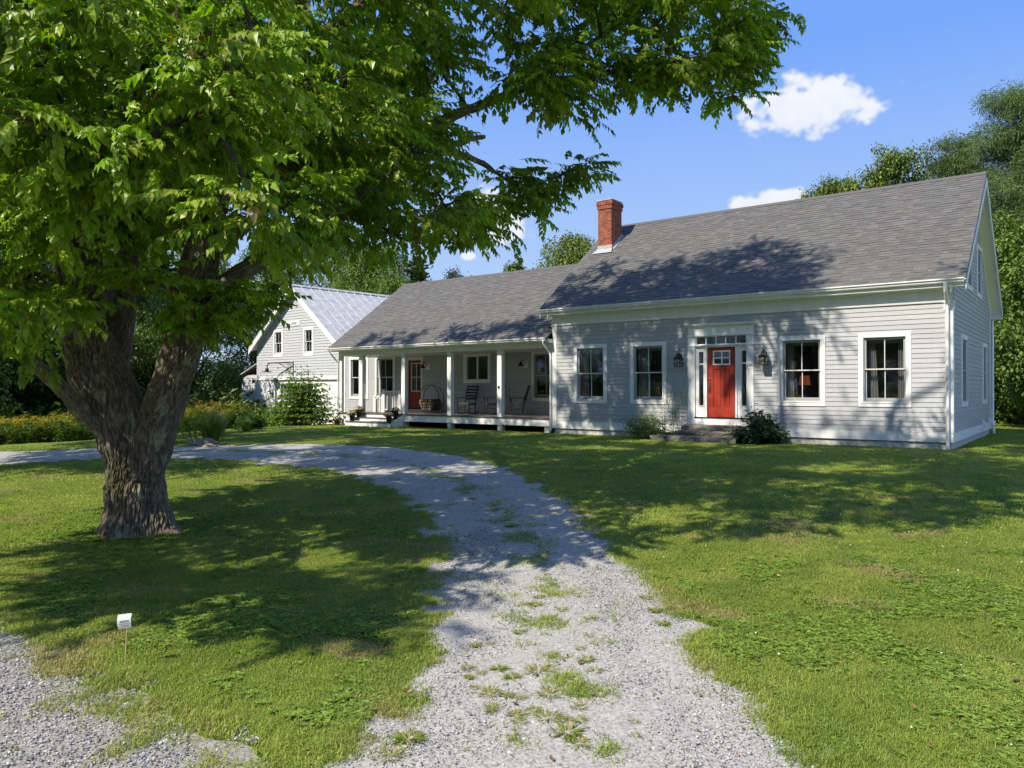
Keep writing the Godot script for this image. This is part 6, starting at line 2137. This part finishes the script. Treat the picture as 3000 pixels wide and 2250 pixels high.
# ---------- small things on the lawn and the drive ----------
const WEEDS := [Vector3(-3.56,1.60,13.42),Vector3(-4.45,1.20,12.74),Vector3(-5.35,1.10,12.14),Vector3(-9.41,1.20,9.45),Vector3(-8.83,1.00,9.67),Vector3(-7.42,0.90,10.65),Vector3(-6.41,0.80,11.17),Vector3(-4.47,1.00,12.58),Vector3(-1.34,0.90,15.91),Vector3(-1.47,0.60,15.73),Vector3(-1.74,0.60,15.20),Vector3(-2.04,0.50,14.84),Vector3(-3.08,0.60,14.02),Vector3(-2.76,0.50,14.20),Vector3(-3.04,0.80,12.75),Vector3(-3.45,0.70,12.53),Vector3(-1.02,0.70,17.23),Vector3(-0.94,0.50,17.14),Vector3(-1.14,0.90,17.49),Vector3(-0.78,0.80,17.61),Vector3(-0.66,0.60,17.72),Vector3(-0.63,0.60,17.62),Vector3(-0.57,1.00,17.50),Vector3(-0.30,1.50,17.39),Vector3(-0.40,0.90,17.57),Vector3(-0.36,1.20,17.86),Vector3(-0.24,0.70,17.82),Vector3(-0.02,1.30,17.67),Vector3(0.13,0.90,17.58),Vector3(-0.14,0.60,17.81),Vector3(-0.14,1.00,17.02),Vector3(0.03,0.80,17.16),Vector3(-0.30,0.60,16.85),Vector3(-0.22,0.80,18.03),Vector3(-0.18,0.60,18.07),Vector3(-0.02,0.90,18.02),Vector3(0.03,0.70,17.91),Vector3(0.17,1.20,17.95),Vector3(0.26,0.70,17.93),Vector3(0.24,0.80,17.72),Vector3(0.34,0.70,17.87),Vector3(0.05,0.70,18.09),Vector3(0.37,1.40,18.05),Vector3(0.49,1.00,18.12),Vector3(-0.34,1.40,18.64),Vector3(-0.28,1.10,18.84),Vector3(-0.05,1.00,15.96),Vector3(-0.52,1.00,15.36),Vector3(-0.26,1.00,15.68),Vector3(0.40,1.10,16.39),Vector3(-0.63,0.60,16.19),Vector3(-0.71,0.50,16.74),Vector3(-0.90,0.80,16.81),Vector3(-0.95,0.90,16.13),Vector3(-1.23,1.10,16.13),Vector3(0.61,0.50,17.69),Vector3(0.70,0.50,17.84),Vector3(-1.06,1.00,17.68),Vector3(-0.69,1.00,18.18),Vector3(-0.52,0.50,17.83)]      # x, size, z
func make_lawn_things() -> void:
	# the caution flag: a bent paper on a thin wooden stake
	var p := Vector3(-2.77, ground_y(-2.77, 19.08), 19.08)
	var s := thing("caution_sign", "small white caution notice on a thin wooden stake in the grass", "sign", p, YAW - .12)
	var st := MB.new()
	st.x = Transform3D(Basis(Vector3.BACK, -.05), Vector3.ZERO)
	st.box(Vector3(-.0022, -.1, -.0022), Vector3(.0022, .405, .0022))
	part("stake", st, M.cedar, s)
	var pa := MB.new()
	for i in 12:
		var c := []
		for k in [i, i + 1]:
			var t: float = k / 12.0
			var y := .395 - t * .108
			c.append(Vector3(0, y, .004 + .014 * sin(t * PI) - .004 * t))
		for q in [[.0, 1.0], [-.0008, -1.0]]:
			var z := Vector3(0, 0, q[0])
			if q[1] > 0: pa.quad(c[1] + z + Vector3(-.05, -.004, 0), c[1] + z + Vector3(.056, .012, 0), c[0] + z + Vector3(.056, .012, 0), c[0] + z + Vector3(-.05, -.004, 0))
			else: pa.quad(c[1] + z + Vector3(.056, .012, 0), c[1] + z + Vector3(-.05, -.004, 0), c[0] + z + Vector3(-.05, -.004, 0), c[0] + z + Vector3(.056, .012, 0))
	var sheet := part("notice_sheet", pa, plain(.55, .57, .57, .6), s)
	var tm := TextMesh.new()
	tm.text = "CAUTION"
	var f := SystemFont.new()
	f.font_names = PackedStringArray(["Droid Sans"])
	f.font_weight = 700
	tm.font = f
	tm.font_size = 32
	tm.pixel_size = .00052
	tm.depth = .0006
	tm.material = plain(.03, .06, .07, .7)
	put("lettering", tm, sheet, Transform3D(Basis(Vector3.BACK, .15), Vector3(.006, .35, .0186)))
	var ln := MB.new()
	ln.x = Transform3D(Basis(Vector3.BACK, .15), Vector3(.003, .337, .0178))
	ln.box(Vector3(-.043, -.001, 0), Vector3(.043, .0006, .0008))
	ln.box(Vector3(-.03, -.009, -.0006), Vector3(.03, -.0078, .0006))
	ln.box(Vector3(.008, .046, -.012), Vector3(.03, .0478, -.009))
	ln.box(Vector3(.028, .036, -.01), Vector3(.034, .046, -.007))
	ln.box(Vector3(-.034, .038, -.01), Vector3(-.028, .044, -.007))
	part("printed_lines", ln, plain(.12, .22, .26, .7), sheet)
	# weed tufts in the gravel: one of each kind, then copies
	var r := RandomNumberGenerator.new()
	r.seed = 33
	var kinds := []
	for k in 4:
		var b := MB.new()
		for i in 90:
			var a := r.randf() * TAU
			var out := Vector3(cos(a), 0, sin(a))
			var from := out * r.randf() * .075
			var l := r.randf_range(.03, .085)
			var w := out.cross(Vector3.UP).normalized() * .0028
			b.col = (Color(.26, .34, .06) if r.randf() < .68 else Color(.42, .28, .12)) * r.randf_range(.7, 1.3)
			var tip := from + out * l + Vector3(0, l * r.randf_range(.2, .8), 0)
			var mid := from.lerp(tip, .5) + Vector3(0, l * .2, 0)
			b.quad(from - w, from + w, mid + w, mid - w)
			b.tri(mid - w, mid + w, tip)
		if k % 2 == 0:
			for i in 14:
				var a := r.randf() * TAU
				b.col = Color(.2, .32, .05) * r.randf_range(.7, 1.3)
				b.leaf(Vector3(cos(a), .1, sin(a)) * .015, Vector3(cos(a), r.randf_range(.1, .5), sin(a)).normalized(), Vector3.UP, r.randf_range(.05, .1), .4)
		kinds.append(b.mesh(M.blade))
	for i in WEEDS.size():
		var o := MeshInstance3D.new()
		o.name = numbered("weed_tuft")
		o.mesh = kinds[i % 4]
		add_child(o)
		var w: Vector3 = WEEDS[i]
		o.position = Vector3(w.x, ground_y(w.x, w.z) + .018, w.z)
		o.rotation.y = r.randf() * TAU
		o.scale = Vector3(.8, .5, .8) * w.y
		tag(o, "small green weed tuft growing in the gravel drive", "weed", "weed tufts growing in the gravel drive")

# ---------- grass ----------
func blade_mesh(r: RandomNumberGenerator, n: int, h: float, w: float, spread: float) -> ArrayMesh:
	var b := MB.new()
	for i in n:
		var a := r.randf() * TAU
		var out := Vector3(cos(a), 0, sin(a))
		var from := Vector3(r.randfn(), 0, r.randfn()) * spread * .5
		var l := h * r.randf_range(.55, 1.1)
		var lean := r.randf_range(.4, 2.0)
		var side := out.cross(Vector3.UP).rotated(Vector3.UP, r.randf_range(-.6, .6)) * w
		var mid := from + out * l * lean * .35 + Vector3(0, l * .62, 0)
		var tip := from + out * l * lean + Vector3(0, l * maxf(.15, 1.0 - lean * .42), 0)
		var k := r.randf_range(.65, 1.3)
		b.col = Color(k, k, k * r.randf_range(.7, 1.1))
		b.quad(from - side, from + side, mid + side * .7, mid - side * .7)
		b.tri(mid - side * .7, mid + side * .7, tip)
	return b.mesh(M.blade)
func rosette_mesh(r: RandomNumberGenerator, n: int, leaf: float) -> ArrayMesh:
	var b := MB.new()
	for i in n:
		var a := r.randf() * TAU
		var k := r.randf_range(.7, 1.25)
		b.col = Color(k, k, k)
		var al := Vector3(cos(a), r.randf_range(.15, .9), sin(a)).normalized()
		var up := (Vector3.UP - al * al.y).normalized()
		b.leaf(Vector3(r.randfn(), 0, r.randfn()) * leaf * .25 + Vector3(0, r.randf() * leaf * .4, 0), al, up, leaf * r.randf_range(.6, 1.15), r.randf_range(.36, .6))
	return b.mesh(M.blade)
func turf_colour(x: float, z: float, r: RandomNumberGenerator) -> Color:
	var a := patches.get_noise_2d(x, z)
	var b := patches.get_noise_2d(x * 3.1 + 70.0, z * 3.1)
	var c := Color(.33, .41, .068).lerp(Color(.42, .47, .095), clampf(a * 1.6 + .5, 0, 1))
	c = c.lerp(Color(.225, .33, .05), clampf(b * 1.5, 0, .8))
	var dry := clampf((patches.get_noise_2d(x * 1.5 - 200.0, z * 2.2) - .26) * 4.0, 0, .75)
	c = c.lerp(Color(.48, .40, .185), dry)
	return c * r.randf_range(.8, 1.2)
func thin_(p: Vector2) -> float:
	return patches.get_noise_2d(p.x * 5.0, p.y * 5.0 + 12.0) * .5
func make_grass() -> void:
	var r := RandomNumberGenerator.new()
	r.seed = 77
	var fwd := Vector2(-sin(YAW), -cos(YAW))
	var rgt := Vector2(cos(YAW), -sin(YAW))
	var eye := Vector2(EYE.x, EYE.z)
	var bands := [[2.2, 5.5, 2200.0, 9, .056, .0021, .032], [5.5, 9.5, 1200.0, 11, .054, .0028, .05], [9.5, 16.0, 480.0, 13, .052, .0046, .08], [16.0, 30.0, 140.0, 16, .055, .0085, .15], [30.0, 75.0, 22.0, 20, .08, .02, .36]]
	for bd in bands:
		var meshes := []
		for k in 4:
			meshes.append(blade_mesh(r, bd[3], bd[4], bd[5], bd[6]))
		var places := [[], [], [], []]
		var tints := [[], [], [], []]
		var d0: float = bd[0]
		var d1: float = bd[1]
		var area := .76 * (d1 * d1 - d0 * d0) + 2.4 * (d1 - d0)
		var n := int(area * float(bd[2]))
		for i in n:
			var d := sqrt(r.randf() * (d1 * d1 - d0 * d0) + d0 * d0)
			var s := r.randf_range(-1, 1) * (d * .76 + 1.2)
			var p := eye + fwd * d + rgt * s
			if not on_lawn(p.x, p.y): continue
			var thin := patches.get_noise_2d(p.x * 6.0, p.y * 6.0 + 30.0)
			if p.y > 18.8 and r.randf() < (p.y - 18.8) / .9 + thin * .9: continue
			var k := i & 3
			var sc := r.randf_range(.7, 1.2) * (1.0 + thin * .45)
			var y := ground_y(p.x, p.y)
			places[k].append(Transform3D(Basis(Vector3.UP, r.randf() * TAU).scaled(Vector3(1, sc, 1)), Vector3(p.x, y, p.y)))
			tints[k].append(turf_colour(p.x, p.y, r))
		for k in 4:
			if places[k].size():
				tag(copies(numbered("lawn_grass"), meshes[k], places[k], tints[k], self), "short mown grass of the lawn", "grass")
	# grass creeping over the drive's edges and along its middle
	var creep := [blade_mesh(r, 9, .05, .0026, .05), blade_mesh(r, 12, .045, .003, .07)]
	var cp := [[], []]
	var ct := [[], []]
	var half := drive_poly.size() / 2
	for i in half:
		var o := drive_poly[i]
		var q := drive_poly[drive_poly.size() - 1 - i]
		for k in 150:
			var t := 0.0
			var kind := r.randf()
			var wide := o.distance_to(q)
			if kind < .7:
				t = absf(r.randfn()) * .085 / wide
				if r.randf() < .5: t = 1.0 - t
			elif kind < .9: t = .5 + r.randfn() * .05
			else: t = r.randf()
			var p := o.lerp(q, t) + Vector2(r.randfn(), r.randfn()) * .07
			var here := patches.get_noise_2d(p.x * 4.0, p.y * 4.0 - 60.0)
			if here < (-.05 if kind < .7 else (.12 if i > 45 else .3)): continue
			if p.distance_to(eye) < 2.3: continue
			cp[k & 1].append(Transform3D(Basis(Vector3.UP, r.randf() * TAU).scaled(Vector3.ONE * r.randf_range(.6, 1.3)), Vector3(p.x, ground_y(p.x, p.y) + .012, p.y)))
			ct[k & 1].append(turf_colour(p.x, p.y, r).lerp(Color(.2, .14, .06), .3 if r.randf() < .25 else 0.0))
	for i in 5200:      # and over the road's verge
		var p := Vector2(r.randf_range(-9.0, 1.0), 19.1 + absf(r.randfn()) * .38)
		if in_drive(p.x, p.y) or p.distance_to(eye) < 2.3: continue
		if patches.get_noise_2d(p.x * 5.0 + 33.0, p.y * 5.0) < .02 + (p.y - 19.1) * .25: continue
		cp[i & 1].append(Transform3D(Basis(Vector3.UP, r.randf() * TAU).scaled(Vector3.ONE * r.randf_range(.6, 1.4)), Vector3(p.x, ground_y(p.x, p.y) + .02, p.y)))
		ct[i & 1].append(turf_colour(p.x, p.y, r).lerp(Color(.45, .33, .15), .5 if r.randf() < .4 else 0.0))
	for k in 2:
		tag(copies(numbered("drive_edge_grass"), creep[k], cp[k], ct[k], self), "thin grass creeping over the edges and middle of the gravel drive", "grass")
	# broad-leaved weeds and clover among the near grass
	var ros := [rosette_mesh(r, 8, .045), rosette_mesh(r, 12, .032), rosette_mesh(r, 16, .024)]
	var pl := [[], [], []]
	var ti := [[], [], []]
	for i in 52000:
		var d := sqrt(r.randf() * (13.0 * 13.0 - 5.0) + 5.0)
		var p := eye + fwd * d + rgt * r.randf_range(-1, 1) * (d * .76 + 1.0)
		if not on_lawn(p.x, p.y): continue
		if patches.get_noise_2d(p.x * 2.2 + 400.0, p.y * 2.2) < .0 + r.randf() * .25: continue
		if p.y > 18.7: continue
		var k: int = [0, 1, 1, 2, 2, 2][r.randi() % 6]
		pl[k].append(Transform3D(Basis(Vector3.UP, r.randf() * TAU).scaled(Vector3.ONE * r.randf_range(.7, 1.3)), Vector3(p.x, ground_y(p.x, p.y) + .01, p.y)))
		ti[k].append(Color(.24, .37, .04) * r.randf_range(.7, 1.25))
	# dense leafy ground cover nearest the viewer
	for i in 60000:
		var d := sqrt(r.randf() * (8.5 * 8.5 - 5.0) + 5.0)
		var p := eye + fwd * d + rgt * r.randf_range(-1, 1) * (d * .76 + .8)
		if not on_lawn(p.x, p.y) or p.y > 18.9: continue
		if patches.get_noise_2d(p.x * 1.6 + 120.0, p.y * 1.6) < -.12 + r.randf() * .3 + clampf((d - 5.5) * .1, 0.0, .3): continue
		var k := 1 + r.randi() % 2
		pl[k].append(Transform3D(Basis(Vector3.UP, r.randf() * TAU).scaled(Vector3.ONE * r.randf_range(.8, 1.45)), Vector3(p.x, ground_y(p.x, p.y) + .022, p.y)))
		ti[k].append(Color(.26, .38, .06) * r.randf_range(.65, 1.3))
	# lusher leaves round the foot of the big tree and along the drive
	for i in 900:
		var a := r.randf() * TAU
		var d := .6 + r.randf() * r.randf() * 2.2
		var p := Vector2(-7.8 + cos(a) * d, 16.47 + sin(a) * d)
		if not on_lawn(p.x, p.y): continue
		pl[0].append(Transform3D(Basis(Vector3.UP, r.randf() * TAU).scaled(Vector3.ONE * r.randf_range(.8, 1.5)), Vector3(p.x, ground_y(p.x, p.y) + .01, p.y)))
		ti[0].append(Color(.22, .35, .04) * r.randf_range(.7, 1.3))
	for k in 3:
		tag(copies(numbered("lawn_weeds"), ros[k], pl[k], ti[k], self), "broad-leaved weeds and clover in the near lawn", "weeds")
	# clover flowers and fallen leaves
	var fl := MB.new()
	for k in 8:
		var a := TAU * k / 8.0
		var b2 := TAU * (k + 1) / 8.0
		fl.col = Color(.75, .74, .68)
		fl.tri(Vector3(0, .055, 0), Vector3(cos(b2) * .011, .045, sin(b2) * .011), Vector3(cos(a) * .011, .045, sin(a) * .011))
		fl.tri(Vector3(0, .035, 0), Vector3(cos(a) * .011, .045, sin(a) * .011), Vector3(cos(b2) * .011, .045, sin(b2) * .011))
	var fp := []
	var ft := []
	for i in 150:
		var c: Array = [[.6, 11.6, 1.3], [-1.2, 12.6, 1.2], [1.9, 9.0, 2.0], [2.2, 16.6, 1.0], [-1.0, 3.0, 1.5]][i % 5]
		var p := Vector2(c[0] + r.randfn() * c[2], c[1] + r.randfn() * c[2])
		if not on_lawn(p.x, p.y): continue
		fp.append(Transform3D(Basis(Vector3.UP, r.randf() * TAU).scaled(Vector3.ONE * r.randf_range(.5, .85)), Vector3(p.x, ground_y(p.x, p.y) + .025, p.y)))
		ft.append(Color(1, 1, .95) if i % 23 else Color(1.0, .75, .05))
	tag(copies(numbered("clover_flowers"), fl.mesh(M.petal), fp, ft, self), "tiny white clover heads dotting the lawn", "flowers")
	var lf := MB.new()
	lf.col = Color(1, 1, 1)
	lf.leaf(Vector3(0, .004, 0), Vector3(1, .05, 0).normalized(), Vector3.UP, .07, .5, -.1)
	fp = []
	ft = []
	for i in 700:
		var d := sqrt(r.randf() * 190.0 + 4.0)
		var p := eye + fwd * d + rgt * r.randf_range(-1, 1) * (d * .72 + .6)
		if p.x > -12 and p.x < .1 and p.y < .1: continue
		var drive := in_drive(p.x, p.y) or p.y > 19.0
		if not drive and r.randf() < .6: continue
		fp.append(Transform3D(Basis.from_euler(Vector3(r.randf_range(-.3, .3), r.randf() * TAU, r.randf_range(-.3, .3))).scaled(Vector3.ONE * r.randf_range(.4, 1.0)), Vector3(p.x, ground_y(p.x, p.y) + (.03 if drive else .05), p.y)))
		ft.append([Color(.16, .075, .03), Color(.24, .13, .05), Color(.11, .055, .03), Color(.3, .2, .06)][r.randi() % 4])
	tag(copies(numbered("fallen_leaves"), lf.mesh(M.petal), fp, ft, self), "dry brown leaves scattered over drive and lawn", "leaves")
	fp = []
	ft = []
	for i in 9000:      # bark, twigs and leaf crumbs on the gravel
		var d := sqrt(r.randf() * 250.0 + 4.0)
		var p := eye + fwd * d + rgt * r.randf_range(-1, 1) * (d * .72 + .6)
		if not (in_drive(p.x, p.y) or p.y > 19.2): continue
		if patches.get_noise_2d(p.x * 1.8 - 50.0, p.y * 1.8) < r.randf() * .3 - .1: continue
		fp.append(Transform3D(Basis.from_euler(Vector3(r.randf_range(-.4, .4), r.randf() * TAU, r.randf_range(-.3, .3))).scaled(Vector3(1, 1, r.randf_range(.3, 1.0)) * r.randf_range(.15, .5)), Vector3(p.x, ground_y(p.x, p.y) + .03, p.y)))
		ft.append([Color(.12, .07, .045), Color(.2, .12, .07), Color(.08, .05, .035), Color(.26, .17, .09)][r.randi() % 4])
	tag(copies(numbered("leaf_litter"), lf.mesh(M.petal), fp, ft, self), "brown leaf crumbs and bark bits strewn on the gravel", "litter")
	# loose stones on the drive and the road edge
	var stones := []
	for k in 3:
		var b := MB.new()
		var f := FastNoiseLite.new()
		f.seed = 90 + k
		f.frequency = 1.3
		for j in 4:
			for q in 6:
				var c := []
				for e in [[j, q], [j + 1, q], [j + 1, q + 1], [j, q + 1]]:
					var a: float = TAU * e[1] / 6.0
					var h: float = PI * e[0] / 4.0
					var d := Vector3(sin(h) * cos(a), cos(h), sin(h) * sin(a))
					c.append(d * (1.0 + f.get_noise_3dv(d * 2.0) * .7) * Vector3(1.2, .6, .9) * .5)
				b.quad(c[0], c[3], c[2], c[1])
		stones.append(b.mesh(M.pebble))
	var sp := [[], [], []]
	var tt := [[], [], []]
	for i in 230000:
		var d := sqrt(r.randf() * (10.5 * 10.5 - 5.0) + 5.0)
		var p := eye + fwd * d + rgt * r.randf_range(-1, 1) * (d * .74 + .8)
		var road := p.y > 19.3 + thin_(p) and not in_drive(p.x, p.y)
		if not road and not in_drive(p.x, p.y): continue
		if not road and patches.get_noise_2d(p.x * 2.5, p.y * 1.2 + 90.0) < -.22 + r.randf() * .3: continue
		var s := r.randf_range(.005, .0125) * (1.0 if r.randf() < .95 else 1.8)
		if road: s *= 1.25
		var k := i % 3
		sp[k].append(Transform3D(Basis.from_euler(Vector3(r.randf_range(-.5, .5), r.randf() * TAU, r.randf_range(-.5, .5))).scaled(Vector3.ONE * s), Vector3(p.x, ground_y(p.x, p.y) + (.03 if road else .020) + s * .12, p.y)))
		var g := r.randf_range(.18, .5)
		if r.randf() < .25: g = r.randf_range(.07, .17)
		if r.randf() < .05: g = .62
		tt[k].append(Color(g, g * .985, g * r.randf_range(.95, 1.02)))
	for k in 3:
		tag(copies(numbered("loose_gravel"), stones[k], sp[k], tt[k], self), "loose grey stones strewn over the drive and road edge", "gravel")
